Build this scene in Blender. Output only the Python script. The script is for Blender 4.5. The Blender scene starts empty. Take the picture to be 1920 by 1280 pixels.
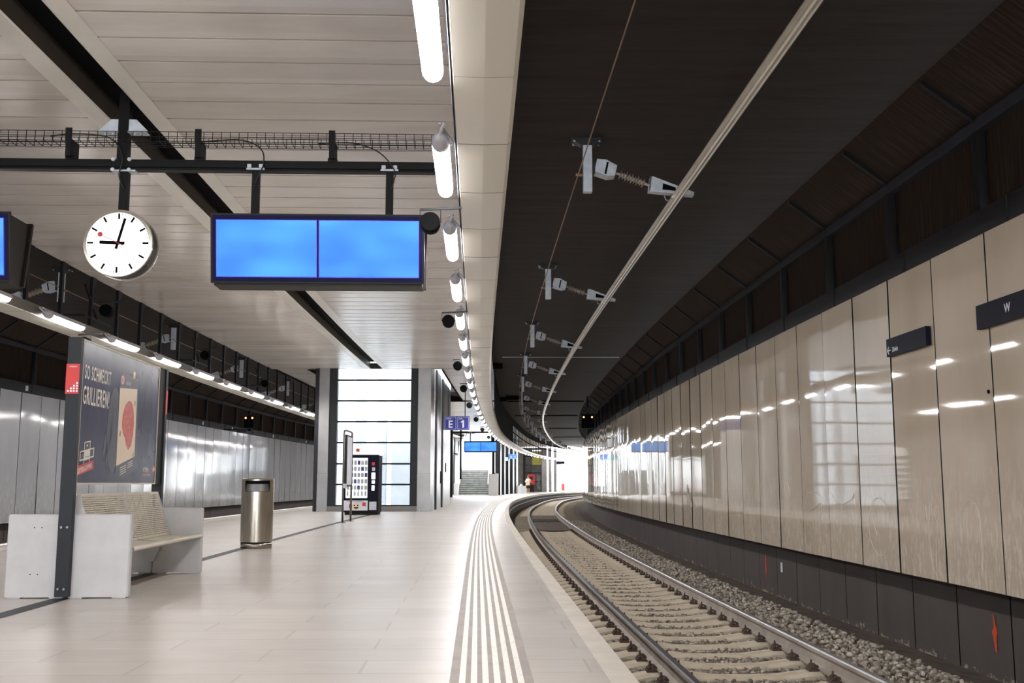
import bpy, math, random
import numpy as np
from mathutils import Vector, Matrix, Euler
R = random.Random(7)
C = bpy.context.scene.collection
sc = bpy.context.scene
PI = math.pi

# ------------------------------------------------------------------ camera
cam_d = bpy.data.cameras.new('camera'); cam = bpy.data.objects.new('camera', cam_d); C.objects.link(cam)
sc.camera = cam
cam.location = (0, 0, 1.012)
cam.rotation_euler = (PI/2 + 0.1352, 0, 0)
cam_d.sensor_width = 36; cam_d.lens = 36*1952/1920
cam_d.clip_start = 0.05; cam_d.clip_end = 2000

# ------------------------------------------------------------------ world, exposure
w = bpy.data.worlds.new('overcast_sky'); sc.world = w; w.use_nodes = True
WB = w.node_tree.nodes['Background']; WB.inputs[0].default_value = (0.93, 0.97, 1.0, 1); WB.inputs[1].default_value = 14.0
sc.view_settings.view_transform = 'Standard'; sc.view_settings.look = 'None'
sc.view_settings.exposure = 0.0; sc.view_settings.gamma = 1.0; sc.view_settings.use_curve_mapping = False
sc.cycles.use_denoising = True
sc.cycles.max_bounces = 8; sc.cycles.diffuse_bounces = 5; sc.cycles.glossy_bounces = 4; sc.cycles.transparent_max_bounces = 12
sc.cycles.sample_clamp_indirect = 6.0
LAMP = 84.0

# ------------------------------------------------------------------ plan curve of the track
KN = [-20, 0, 15, 30, 45, 60, 80, 100, 130]
KV = [-0.000783, -0.000783, 0.00052, 0.001548, 0.000928, 0.002692, 0.000806, 0.004401, 0.006737]
DS = 0.25
S = np.arange(-34, 230, DS)
_k = np.interp(S, KN, KV); i0 = int(np.argmin(abs(S)))
TH = np.cumsum(_k)*DS; TH = TH - TH[i0] - 0.029745
SX = np.cumsum(np.sin(TH))*DS; SY = np.cumsum(np.cos(TH))*DS
SX = SX - SX[i0] + 2.48842; SY = SY - SY[i0]
def th(s): return float(np.interp(s, S, TH))
def W(s, d, z=0.0):
    a = th(s)
    return Vector((float(np.interp(s, S, SX)) + d*math.cos(a), float(np.interp(s, S, SY)) - d*math.sin(a), z))

# ------------------------------------------------------------------ materials
def lin(c): return tuple(((v/255)/12.92 if v/255 <= .04045 else ((v/255+.055)/1.055)**2.4) for v in c)
class NT:
    def __init__(s, name):
        s.m = bpy.data.materials.new(name); s.m.use_nodes = True
        s.t = s.m.node_tree; s.n = s.t.nodes; s.b = s.n['Principled BSDF']
    def node(s, typ, **kw):
        n = s.n.new(typ)
        for k, v in kw.items(): setattr(n, k, v)
        return n
    def link(s, a, b): s.t.links.new(a, b)
    def val(s, sock, v):
        if hasattr(v, 'links'): s.link(v, sock)
        else: sock.default_value = v
    def coord(s, kind='Object', scale=(1, 1, 1), loc=(0, 0, 0)):
        c = s.node('ShaderNodeTexCoord'); m = s.node('ShaderNodeMapping')
        s.link(c.outputs[kind], m.inputs[0]); m.inputs['Scale'].default_value = scale; m.inputs['Location'].default_value = loc
        return m.outputs[0]
    def noise(s, vec, scale, detail=3, rough=.55):
        n = s.node('ShaderNodeTexNoise'); s.link(vec, n.inputs['Vector'])
        n.inputs['Scale'].default_value = scale; n.inputs['Detail'].default_value = detail; n.inputs['Roughness'].default_value = rough
        return n.outputs['Fac']
    def ramp(s, fac, stops):
        r = s.node('ShaderNodeValToRGB'); s.link(fac, r.inputs[0]); e = r.color_ramp.elements
        while len(e) < len(stops): e.new(0.5)
        for i, (p, c) in enumerate(stops):
            e[i].position = p; e[i].color = (*c, 1) if len(c) == 3 else c
        return r.outputs[0]
    def mix(s, fac, a, b, mode='MIX'):
        m = s.node('ShaderNodeMix', data_type='RGBA', blend_type=mode)
        s.val(m.inputs[0], fac)
        for sock, v in ((m.inputs[6], a), (m.inputs[7], b)):
            if hasattr(v, 'links'): s.link(v, sock)
            else: sock.default_value = (*v, 1) if len(v) == 3 else v
        return m.outputs[2]
    def math(s, op, a, b=0.5):
        m = s.node('ShaderNodeMath', operation=op); s.val(m.inputs[0], a); s.val(m.inputs[1], b); return m.outputs[0]
    def bump(s, h, strength=.3, dist=.01):
        b = s.node('ShaderNodeBump'); s.link(h, b.inputs['Height']); b.inputs['Strength'].default_value = strength; b.inputs['Distance'].default_value = dist
        s.link(b.outputs[0], s.b.inputs['Normal'])
    def set(s, **kw):
        for k, v in kw.items():
            k = {'base': 'Base Color', 'rough': 'Roughness', 'metal': 'Metallic', 'spec': 'Specular IOR Level', 'coat': 'Coat Weight'}.get(k, k)
            if k == 'Base Color' and not hasattr(v, 'links'): v = (*v[:3], 1)
            s.val(s.b.inputs[k], v)
        return s
def simple(name, rgb, rough=.5, metal=0, spec=.5, var=.12, nscale=3.0, coat=0):
    t = NT(name); c = lin(rgb)
    f = t.noise(t.coord(), nscale, 4)
    col = t.mix(t.ramp(f, [(.35, (0,)*3), (.7, (1,)*3)]), tuple(x*(1-var) for x in c), tuple(min(1, x*(1+var)) for x in c))
    t.set(base=col, rough=rough, metal=metal, spec=spec, coat=coat)
    return t.m
def emit(name, rgb, strength, linear=False):
    t = NT(name); c = rgb if linear else lin(rgb)
    t.set(base=c, rough=.3); t.b.inputs['Emission Color'].default_value = (*c, 1); t.b.inputs['Emission Strength'].default_value = strength
    return t.m
M = {}
# platform floor: long stone slabs, streaky, half polished
t = NT('platform_stone')
uv = t.coord('UV')
br = t.node('ShaderNodeTexBrick'); t.link(uv, br.inputs['Vector']); br.offset = 0.5
for k, v in (('Scale', 1.0), ('Brick Width', 1.25), ('Row Height', .42), ('Mortar Size', .009), ('Mortar Smooth', .4), ('Bias', 0.0)): br.inputs[k].default_value = v
br.inputs['Color1'].default_value = (*lin((208, 201, 194)), 1); br.inputs['Color2'].default_value = (*lin((200, 193, 187)), 1); br.inputs['Mortar'].default_value = (*lin((184, 177, 170)), 1)
st = t.noise(t.coord('UV', (1.6, 9, 1)), 1.6, 6, .65)
big = t.noise(t.coord('UV', (.5, .35, 1)), 1.3, 3)
c1 = t.mix(t.ramp(st, [(.3, (.80,)*3), (.7, (1.06,)*3)]), (0, 0, 0), (1, 1, 1))
c1 = t.mix(1.0, br.outputs['Color'], t.ramp(st, [(.25, (.90, .893, .885)), (.72, (1.0, 1.0, 1.0))]), 'MULTIPLY')
c1 = t.mix(1.0, c1, t.ramp(big, [(.3, (.86, .855, .85)), (.7, (1.0, 1.0, 1.0))]), 'MULTIPLY')
t.set(base=c1, rough=t.ramp(t.noise(t.coord('UV', (.7, 1.3, 1)), 1.5, 5), [(.3, (.29,)*3), (.7, (.38,)*3)]), spec=.42)
t.bump(t.noise(t.coord('UV', (2, 8, 1)), 2, 3), .012, .004)
M['floor'] = t.m
M['coping'] = simple('edge_stone', (212, 204, 192), .5, nscale=2.5, var=.10)
t = NT('tactile_white'); f = t.noise(t.coord('UV', (3, 1, 1)), 12, 5, .7)
t.set(base=t.ramp(f, [(.30, lin((226, 222, 212))), (.5, lin((248, 246, 238)))]), rough=.5); M['tact'] = t.m
M['tactdark'] = simple('tactile_groove_stone', (158, 148, 140), .55, nscale=5)
M['pface'] = simple('platform_face_concrete', (92, 92, 96), .8, nscale=1.2, var=.3)
# white metal planks
t = NT('ceiling_plank_metal')
wn = t.node('ShaderNodeTexWhiteNoise', noise_dimensions='1D'); sx = t.node('ShaderNodeSeparateXYZ'); t.link(t.coord('UV'), sx.inputs[0])
t.link(t.math('FLOOR', t.math('DIVIDE', sx.outputs[1], .555)), wn.inputs['W'])
base = t.mix(wn.outputs['Value'], lin((214, 206, 197)), lin((226, 219, 210)))
dirt = t.noise(t.coord('UV', (.45, 1.3, 1)), .9, 5, .6)
base = t.mix(1.0, base, t.ramp(dirt, [(.34, (.84, .82, .79)), (.58, (1, 1, 1))]), 'MULTIPLY')
t.set(base=base, rough=.27, spec=.5); t.bump(t.noise(t.coord('UV', (1, .6, 1)), 1.2, 2), .08, .02); M['plank'] = t.m
M['plain_ceil'] = simple('white_ceiling_sheet', (205, 203, 200), .5, nscale=.8)
M['trim'] = simple('white_enamel_trim', (222, 216, 204), .35, nscale=1.2, var=.06)
# soffit
t = NT('soffit_enamel')
sx = t.node('ShaderNodeSeparateXYZ'); t.link(t.coord('UV'), sx.inputs[0])
wn = t.node('ShaderNodeTexWhiteNoise', noise_dimensions='1D'); fl = t.math('FLOOR', sx.outputs[1]); t.link(fl, wn.inputs['W'])
t.set(base=t.mix(wn.outputs['Value'], lin((236, 231, 217)), lin((242, 238, 226))), rough=.34); t.bump(t.noise(t.coord('Object', (1, .4, 1)), 2.2, 2), .1, .02); M['soffit'] = t.m
M['soffit_side'] = simple('soffit_side_white', (196, 198, 206), .4)
M['soffit_brown'] = simple('soffit_side_brown', (74, 66, 56), .5)
# wall panels, beige enamel right and silver left
def panel_mat(name, a, b, rough, metal):
    t = NT(name)
    sx = t.node('ShaderNodeSeparateXYZ'); t.link(t.coord('UV'), sx.inputs[0])
    wn = t.node('ShaderNodeTexWhiteNoise', noise_dimensions='1D'); t.link(t.math('FLOOR', sx.outputs[0]), wn.inputs['W'])
    base = t.mix(wn.outputs['Value'], lin(a), lin(b))
    cl = t.noise(t.coord('Object', (1, 1, .35)), 1.2, 4)
    base = t.mix(1.0, base, t.ramp(cl, [(.3, (.88, .87, .85)), (.7, (1.03, 1.03, 1.03))]), 'MULTIPLY')
    # scratched graffiti and dirt wear near the foot of each panel
    sc1 = t.noise(t.coord('Object', (1, 1, .5)), 7, 8, .72); sc2 = t.noise(t.coord('Object', (1, 1, .25)), 26, 4, .6)
    hgt = t.ramp(sx.outputs[1], [(.0, (.50,)*3), (.16, (.30,)*3), (.42, (.0,)*3)])
    mk = t.math('MULTIPLY', t.ramp(t.math('MULTIPLY', sc1, sc2), [(.235, (0,)*3), (.33, (1,)*3)]), hgt)
    base = t.mix(mk, base, lin((240, 234, 220)))
    drk = t.math('MULTIPLY', t.ramp(t.noise(t.coord('Object', (1, 1, .6)), 3.5, 6, .7), [(.52, (0,)*3), (.72, (1,)*3)]), hgt)
    base = t.mix(t.math('MULTIPLY', drk, .45), base, lin((96, 84, 68)))
    fr = t.math('FRACT', sx.outputs[0]); ed = t.math('GREATER_THAN', t.math('ABSOLUTE', t.math('SUBTRACT', fr, .5)), .4425)
    base = t.mix(ed, base, lin((40, 36, 33)))
    t.set(base=base, rough=t.ramp(cl, [(.3, (rough,)*3), (.7, (rough*1.35,)*3)]), metal=metal, spec=.36)
    return t.m
M['panelR'] = panel_mat('beige_enamel_panel', (196, 182, 165), (206, 193, 177), .032, .0)
M['panelL'] = panel_mat('silver_enamel_panel', (176, 178, 185), (192, 194, 201), .08, .0)
M['seam'] = simple('panel_backing_black', (16, 15, 15), .8)
# dark tunnel concrete
t = NT('tunnel_dark_concrete'); f = t.noise(t.coord('Object', (.6, 6, 1)), 1.2, 6, .65)
t.set(base=t.ramp(f, [(.3, lin((37, 31, 29))), (.7, lin((54, 48, 45)))]), rough=.75, spec=.25); M['tunnel'] = t.m
t = NT('acoustic_brown_board'); f = t.noise(t.coord('UV', (1.2, 30, 1)), 1, 6, .7)
t.set(base=t.ramp(f, [(.3, lin((32, 24, 20))), (.55, lin((48, 38, 32))), (.8, lin((78, 62, 51)))]), rough=.9, spec=.1); M['acoustic'] = t.m
M['ledge'] = simple('dark_ledge_sheet', (34, 33, 36), .6, spec=.2)
M['band'] = simple('grey_band_beam', (56, 56, 62), .7, spec=.2)
M['blacksteel'] = simple('black_painted_steel', (15, 15, 18), .55, spec=.2)
M['darkgrey'] = simple('anthracite_steel', (40, 43, 48), .5, spec=.25)
# plinth with flaking paint
t = NT('plinth_dark_paint')
sx = t.node('ShaderNodeSeparateXYZ'); t.link(t.coord('UV'), sx.inputs[0])
f = t.noise(t.coord('Object', (1, 1, 1.4)), 4.5, 8, .7)
hh = t.ramp(sx.outputs[1], [(.0, (.30,)*3), (.16, (.10,)*3), (.3, (0,)*3)])
mk = t.ramp(t.math('ADD', f, hh), [(.80, (0,)*3), (.83, (1,)*3)])
base = t.mix(t.noise(t.coord('Object', (1, 1, .4)), 2, 5), lin((64, 57, 55)), lin((86, 78, 76)))
t.set(base=t.mix(mk, base, lin((150, 142, 124))), rough=.7); M['plinth'] = t.m
M['footing'] = simple('footing_dark_dirt', (98, 86, 76), .95, var=.3, nscale=4)
t = NT('ballast_bed'); f = t.noise(t.coord('Object'), 14, 8, .75); f2 = t.noise(t.coord('Object'), 1.2, 3)
base = t.ramp(f, [(.3, lin((92, 82, 70))), (.5, lin((142, 131, 116))), (.7, lin((172, 162, 146)))])
t.set(base=t.mix(1.0, base, t.ramp(f2, [(.3, (.8,)*3), (.7, (1.05,)*3)]), 'MULTIPLY'), rough=.95, spec=.1); t.bump(f, .8, .04); M['bed'] = t.m
t = NT('ballast_stone'); wn = t.node('ShaderNodeTexWhiteNoise', noise_dimensions='3D')
sn = t.node('ShaderNodeVectorMath', operation='SNAP'); t.link(t.coord('Object'), sn.inputs[0]); sn.inputs[1].default_value = (.05, .05, .05); t.link(sn.outputs[0], wn.inputs['Vector'])
rc = t.ramp(wn.outputs['Value'], [(.0, lin((116, 108, 98))), (.5, lin((158, 150, 140))), (1, lin((200, 192, 180)))])
t.set(base=rc, rough=.9, spec=.2); M['stone'] = t.m
t = NT('sleeper_concrete'); f = t.noise(t.coord('Object'), 6, 6, .65)
t.set(base=t.ramp(f, [(.3, lin((184, 172, 152))), (.7, lin((212, 201, 182)))]), rough=.9, spec=.15); t.bump(t.noise(t.coord('Object'), 60, 4), .3, .004); M['sleeper'] = t.m
M['clip'] = simple('rail_clip_iron', (78, 62, 54), .8)
t = NT('rail_side_rust'); f = t.noise(t.coord('Object', (1, 1, 1)), 3, 5)
t.set(base=t.ramp(f, [(.3, lin((144, 134, 126))), (.7, lin((176, 166, 156)))]), rough=.7); M['railside'] = t.m
M['railtop'] = simple('rail_head_polished', (128, 129, 134), .34, .9, var=.05)
M['steel'] = simple('brushed_steel', (126, 124, 123), .34, .9, var=.10, nscale=1.5)
t = NT('brushed_bin_steel'); f = t.noise(t.coord('Object', (14, 14, .6)), 4, 4)
t.set(base=t.ramp(f, [(.3, lin((150, 142, 130))), (.7, lin((176, 169, 158)))]), rough=.26, metal=.95); M['binsteel'] = t.m
M['galv'] = simple('galvanised_steel', (204, 210, 220), .5, .1, nscale=12)
M['alu'] = simple('bright_aluminium', (206, 200, 190), .28, .85, var=.06)
M['copper'] = simple('bronze_cable', (150, 118, 92), .45, .7)
M['insul'] = simple('insulator_ceramic', (176, 164, 150), .4)
M['glass'] = None
t = NT('clear_glass'); t.set(base=(.93, .97, .98), rough=.02); t.b.inputs['Transmission Weight'].default_value = 1.0; t.b.inputs['IOR'].default_value = 1.02; t.b.inputs['Alpha'].default_value = .35
M['glass'] = t.m
t = NT('frosted_pane'); t.set(base=(.86, .92, .93), rough=.15, spec=.4); t.b.inputs['Alpha'].default_value = .08; M['frost'] = t.m
M['white'] = simple('white_render_wall', (244, 247, 249), .6, var=.03)
M['palegrey'] = simple('pale_grey_wall', (200, 206, 212), .6, var=.04)
M['concrete'] = simple('bench_concrete', (196, 195, 196), .6, var=.05, nscale=6)
M['cream'] = simple('cream_lacquered_wire', (212, 204, 188), .45, var=.05)
M['granite'] = simple('speckled_granite_sill', (128, 124, 122), .5, nscale=40, var=.3)
M['lamp_body'] = simple('lamp_housing_grey', (176, 174, 180), .45, .2)
M['tube'] = emit('fluorescent_diffuser', (1.0, .965, .95), LAMP, True)
M['screen'] = None
t = NT('blue_display_panel')
g = t.noise(t.coord('Object', (.9, 1, 2.0)), 1.3, 1)
cc = t.ramp(g, [(.35, lin((78, 152, 255))), (.65, lin((98, 190, 255)))])
t.set(base=(.0, .0, .01), rough=.5, spec=.08); t.link(cc, t.b.inputs['Emission Color']); t.b.inputs['Emission Strength'].default_value = 1.0; M['screen'] = t.m
M['screen_rim'] = emit('deep_blue_display_rim', (14, 16, 200), 1.0)
M['screen_edge'] = simple('navy_display_surround', (10, 12, 60), .6, spec=.15)
M['case'] = simple('display_case_dark', (34, 30, 28), .5, spec=.2)
M['dial'] = emit('backlit_dial', (1, .99, .96), 1.6, True)
M['black'] = simple('matt_black', (12, 12, 13), .9, spec=.1)
M['red'] = simple('signal_red_paint', (204, 34, 30), .4)
M['blue'] = simple('sign_blue_enamel', (14, 20, 128), .35)
M['signnavy'] = simple('sign_navy_enamel', (22, 24, 40), .5, spec=.08)
M['signwhite'] = simple('sign_white_letter', (226, 228, 238), .4)
M['blue_lit'] = emit('backlit_sign_blue', (30, 90, 235), 1.0)
M['green_lit'] = emit('backlit_sign_green_white', (150, 245, 215), 1.3)
M['white_lit'] = emit('backlit_white', (1, 1, 1), 1.6, True)
M['amber'] = emit('amber_signal_lens', (255, 150, 90), 4.0)
M['orange'] = simple('orange_spray_paint', (206, 74, 34), .6)
t = NT('stair_stone'); f = t.noise(t.coord('Object'), 3, 5)
t.set(base=t.ramp(f, [(.3, lin((116, 116, 108))), (.7, lin((148, 150, 146)))]), rough=.7); M['stair'] = t.m
# advert
t = NT('poster_print_navy')
sx = t.node('ShaderNodeSeparateXYZ'); t.link(t.coord('Object'), sx.inputs[0])
f = t.noise(t.coord('Object', (1, 2.0, .7)), 1.6, 5)
t.set(base=t.mix(f, lin((42, 46, 72)), lin((74, 78, 104))), rough=.22, spec=.22); M['poster'] = t.m
M['posterdark'] = simple('poster_package_dark', (36, 38, 62), .3)
M['posterblack'] = simple('poster_black', (34, 36, 42), .3)
M['bread'] = simple('poster_cream_card', (232, 210, 184), .35, nscale=20, var=.04)
t = NT('poster_meat_red'); f = t.noise(t.coord('Object'), 24, 5)
t.set(base=t.ramp(f, [(.35, lin((186, 62, 52))), (.55, lin((204, 92, 84))), (.75, lin((222, 140, 104)))]), rough=.35); M['meat'] = t.m
M['ivory'] = simple('poster_ivory_letter', (226, 218, 204), .4, var=.03)
M['crimson'] = simple('poster_crimson', (200, 54, 64), .4)
M['pink'] = simple('poster_pink', (208, 120, 140), .4)
M['yellowglass'] = simple('yellow_green_panel', (176, 170, 62), .4)
M['skin'] = simple('skin', (198, 150, 124), .6); M['hair'] = simple('light_brown_hair', (120, 88, 62), .7)
M['shirt'] = simple('beige_blouse', (222, 202, 182), .8); M['skirt'] = simple('black_skirt_cloth', (18, 18, 22), .8)
M['paint_patch'] = simple('faded_paint_patch', (186, 174, 156), .6)
M['cable'] = simple('black_cable', (22, 20, 22), .5)

# ------------------------------------------------------------------ mesh builder
class MB:
    def __init__(s): s.v = []; s.f = []; s.uv = []; s.mi = []; s.cur = 0; s.sm = []; s.smooth = False
    def add(s, vs, fs, uvs=None):
        o = len(s.v); s.v += [tuple(p) for p in vs]
        for i, f in enumerate(fs):
            s.f.append(tuple(o+j for j in f)); s.uv.append(uvs[i] if uvs else None); s.mi.append(s.cur); s.sm.append(s.smooth)
        return s
    def box(s, x0, x1, y0, y1, z0, z1, mtx=None, bev=0):
        if bev > 0:
            b = bev; hx, hy = (x0, x1), (y0, y1)
            pts = [(x0+b, y0), (x1-b, y0), (x1, y0+b), (x1, y1-b), (x1-b, y1), (x0+b, y1), (x0, y1-b), (x0, y0+b)]
            v = [(x, y, z0) for x, y in pts]+[(x, y, z1-b) for x, y in pts]
            cx, cy = (x0+x1)/2, (y0+y1)/2
            v += [(x+(b if x < cx else -b), y+(b if y < cy else -b), z1) for x, y in pts]
            f = [tuple(range(7, -1, -1)), tuple(range(16, 24))]
            for r in (0, 8): f += [(r+i, r+(i+1) % 8, r+8+(i+1) % 8, r+8+i) for i in range(8)]
        else:
            v = [(x0, y0, z0), (x1, y0, z0), (x1, y1, z0), (x0, y1, z0), (x0, y0, z1), (x1, y0, z1), (x1, y1, z1), (x0, y1, z1)]
            f = [(0, 3, 2, 1), (4, 5, 6, 7), (0, 1, 5, 4), (1, 2, 6, 5), (2, 3, 7, 6), (3, 0, 4, 7)]
        if mtx is not None: v = [mtx @ Vector(p) for p in v]
        return s.add(v, f)
    def bar(s, p0, p1, a, b=None, up=(0, 0, 1)):
        b = b or a; p0 = Vector(p0); p1 = Vector(p1); d = (p1-p0).normalized(); u = Vector(up)
        if abs(d.dot(u)) > .97: u = Vector((0, 1, 0)) if abs(d.y) < .9 else Vector((1, 0, 0))
        x = d.cross(u).normalized(); y = x.cross(d).normalized(); v = []
        for p in (p0, p1):
            for sx, sy in ((-1, -1), (1, -1), (1, 1), (-1, 1)): v.append(p+x*sx*a/2+y*sy*b/2)
        return s.add(v, [(0, 1, 2, 3), (7, 6, 5, 4), (0, 4, 5, 1), (1, 5, 6, 2), (2, 6, 7, 3), (3, 7, 4, 0)])
    def lathe(s, prof, o=(0, 0, 0), ax=(0, 0, 1), seg=16, cap=True):
        o = Vector(o); ax = Vector(ax).normalized(); u = Vector((1, 0, 0)) if abs(ax.x) < .9 else Vector((0, 1, 0))
        x = ax.cross(u).normalized(); y = ax.cross(x); v = []
        for r, tt in prof:
            for i in range(seg):
                a = 2*PI*i/seg; v.append(o+ax*tt+x*r*math.cos(a)+y*r*math.sin(a))
        f = []
        for k in range(len(prof)-1):
            for i in range(seg):
                j = (i+1) % seg; f.append((k*seg+i, k*seg+j, (k+1)*seg+j, (k+1)*seg+i))
        if cap: f += [tuple(range(seg-1, -1, -1)), tuple((len(prof)-1)*seg+i for i in range(seg))]
        return s.add(v, f)
    def tube(s, p0, p1, r, seg=10, r2=None):
        p0 = Vector(p0); p1 = Vector(p1); L = (p1-p0).length
        return s.lathe([(r, 0), (r if r2 is None else r2, L)], p0, p1-p0, seg)
    def path(s, pts, r, seg=6):
        pts = [Vector(p) for p in pts]; n = len(pts); v = []; up = Vector((0, 0, 1))
        for i, p in enumerate(pts):
            d = (pts[min(i+1, n-1)]-pts[max(i-1, 0)]).normalized()
            u = up if abs(d.dot(up)) < .95 else Vector((1, 0, 0))
            x = d.cross(u).normalized(); y = x.cross(d)
            for k in range(seg):
                a = 2*PI*k/seg; v.append(p+x*r*math.cos(a)+y*r*math.sin(a))
        f = [(i*seg+k, i*seg+(k+1) % seg, (i+1)*seg+(k+1) % seg, (i+1)*seg+k) for i in range(n-1) for k in range(seg)]
        f += [tuple(range(seg-1, -1, -1)), tuple((n-1)*seg+k for k in range(seg))]
        return s.add(v, f)
    def prism(s, poly, fn, t):
        n = len(poly); v = [fn(a, b, 0) for a, b in poly]+[fn(a, b, t) for a, b in poly]
        f = [tuple(range(n-1, -1, -1)), tuple(range(n, 2*n))]+[(i, (i+1) % n, n+(i+1) % n, n+i) for i in range(n)]
        return s.add(v, f)
    def sweep(s, prof, ss, closed=False, caps=False):
        """profile points (d, z) carried along the track curve"""
        n = len(prof); acc = [0]
        for i in range(1, n): acc.append(acc[-1]+math.hypot(prof[i][0]-prof[i-1][0], prof[i][1]-prof[i-1][1]))
        flat = all(abs(p[1]-prof[0][1]) < 1e-6 for p in prof)
        us = [p[0] for p in prof] if flat else [prof[0][0]+a for a in acc]
        v = []
        for q in ss:
            for d, z in prof: v.append(W(q, d, z))
        f = []; uv = []; m = n if closed else n-1
        for i in range(len(ss)-1):
            for k in range(m):
                k2 = (k+1) % n; f.append((i*n+k, (i+1)*n+k, (i+1)*n+k2, i*n+k2))
                u2 = us[k2] if k2 else us[-1]+.1
                uv.append(((us[k], ss[i]), (us[k], ss[i+1]), (u2, ss[i+1]), (u2, ss[i])))
        if caps:
            f += [tuple(range(n)), tuple((len(ss)-1)*n+k for k in range(n-1, -1, -1))]; uv += [None, None]
        return s.add(v, f, uv)
    def build(s, name, mats, parent=None, loc=None):
        me = bpy.data.meshes.new(name); me.from_pydata(s.v, [], s.f)
        for m in (mats if isinstance(mats, (list, tuple)) else [mats]): me.materials.append(m if not isinstance(m, str) else M[m])
        if any(u is not None for u in s.uv):
            l = me.uv_layers.new(name='UVMap'); k = 0
            for f, u in zip(s.f, s.uv):
                for i in range(len(f)):
                    l.data[k].uv = u[i] if u else (0, 0)
                    k += 1
        me.polygons.foreach_set('material_index', s.mi); me.polygons.foreach_set('use_smooth', s.sm)
        me.update()
        o = bpy.data.objects.new(name, me); C.objects.link(o)
        if parent is not None: o.parent = parent
        if loc is not None: o.location = loc
        return o
def rng(a, b, step):
    n = max(1, int(round((b-a)/step))); return [a+(b-a)*i/n for i in range(n+1)]
def tag(o, label, cat, group=None, kind=None):
    o['label'] = label; o['category'] = cat
    if group: o['group'] = group
    if kind: o['kind'] = kind
    return o
def thing(name, label, cat, loc=(0, 0, 0), rz=0.0, group=None):
    o = bpy.data.objects.new(name, None); C.objects.link(o); o.empty_display_size = .1
    o.location = loc; o.rotation_euler = (0, 0, rz); return tag(o, label, cat, group)
def struct(name, mb, mats):
    o = mb.build(name, mats); o['kind'] = 'structure'; return o
def copy_tree(o, parent=None):
    c = o.copy(); C.objects.link(c)
    if parent is not None: c.parent = parent
    for ch in list(o.children): copy_tree(ch, c)
    return c
def place(root, s, d, z=0, dr=0.0):
    root.location = W(s, d, z); root.rotation_euler = (0, 0, -th(s)+dr); return root
ORD = ['nearest', 'second', 'third', 'fourth', 'fifth', 'sixth', 'seventh', 'eighth', 'ninth', 'tenth', 'eleventh', 'twelfth', 'thirteenth', 'fourteenth', 'fifteenth', 'sixteenth', 'seventeenth', 'eighteenth', 'nineteenth', 'twentieth']
def text(name, s, size, mat, parent, loc, rot, sx=1.0, bold=0.0, align='LEFT', depth=.001, shear=0):
    cu = bpy.data.curves.new(name, 'FONT'); cu.body = s; cu.size = size; cu.offset = bold; cu.extrude = depth; cu.align_x = align; cu.shear = shear; cu.space_character = 1.18 if name == 'headline' else 1.0; cu.resolution_u = 3
    tmp = bpy.data.objects.new(name, cu); C.objects.link(tmp)
    bpy.context.view_layer.update()
    me = bpy.data.meshes.new_from_object(tmp.evaluated_get(bpy.context.evaluated_depsgraph_get()))
    bpy.data.objects.remove(tmp); bpy.data.curves.remove(cu)
    me.materials.clear(); me.materials.append(M[mat])
    o = bpy.data.objects.new(name, me); C.objects.link(o); o.parent = parent; o.location = loc; o.rotation_euler = rot; o.scale = (sx, 1, 1)
    return o

S0, SE = -24.0, 124.0
FAR = rng(S0+.1, 200, 2.0)
# ------------------------------------------------------------------ structure: platform
struct('floor', MB().sweep([(-10.38, 0), (-1.80, 0)], FAR), 'floor')
mb = MB().sweep([(-1.802, .0), (-1.80, .004), (-1.664, .004), (-1.66, -.01), (-1.66, -.16), (-1.80, -.16)], FAR)
struct('trim_1', mb, 'coping')
struct('trim_2', MB().sweep([(-10.38, .004), (-10.52, .004), (-10.53, -.01), (-10.53, -.16), (-10.38, -.16)][::-1], FAR), 'coping')
struct('wall_platform', MB().sweep([(-1.82, -.12), (-1.82, -.95)], FAR), 'pface')
struct('wall_platform_left', MB().sweep([(-10.38, -.95), (-10.38, -.12)], FAR), 'pface')
mb = MB()
for i in range(6):
    d0 = -2.585+i*.0605; mb.sweep([(d0, .005), (d0+.033, .005)], FAR)
o = mb.build('tactile_guide_strip', 'tact'); tag(o, 'six white raised guide lines running along the right platform edge', 'guide strip')
struct('trim_3', MB().sweep([(-2.635, .0022), (-2.20, .0022)], FAR), 'tactdark')
mb = MB()
for i in range(6):
    d0 = -9.97+i*.0605; mb.sweep([(d0, .005), (d0+.033, .005)], rng(S0+.1, 84, 2))
o = mb.build('tactile_guide_strip', 'tact'); tag(o, 'white raised guide lines along the far left platform edge', 'guide strip')
o = MB().sweep([(-6.24, .003), (-6.09, .003)], rng(S0, 37.2, 1)).build('drain_channel', 'darkgrey'); tag(o, 'long dark slotted drain channel in the platform floor passing under the bench', 'drain')
# conduit along the platform face
o = MB(); pts = [W(q, -1.74, -.42) for q in rng(20, 150, 1)]; o.smooth = True; o = o.path(pts, .05, 8).build('conduit_pipe', 'concrete'); tag(o, 'pale pipe running along the dark platform face below the edge', 'pipe')

# ------------------------------------------------------------------ structure: track bed
struct('ground', MB().sweep([(-1.9, -.80), (-1.3, -.775), (-.5, -.785), (.5, -.785), (1.3, -.775), (1.9, -.86), (2.25, -.97)], FAR), 'bed')
struct('ground_left', MB().sweep([(-15.8, -.95), (-14.9, -.88), (-10.3, -.8)], FAR), 'bed')
struct('trim_4', MB().sweep([(2.16, -.99), (2.20, -.915), (3.10, -1.062)], FAR), 'footing')

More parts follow.
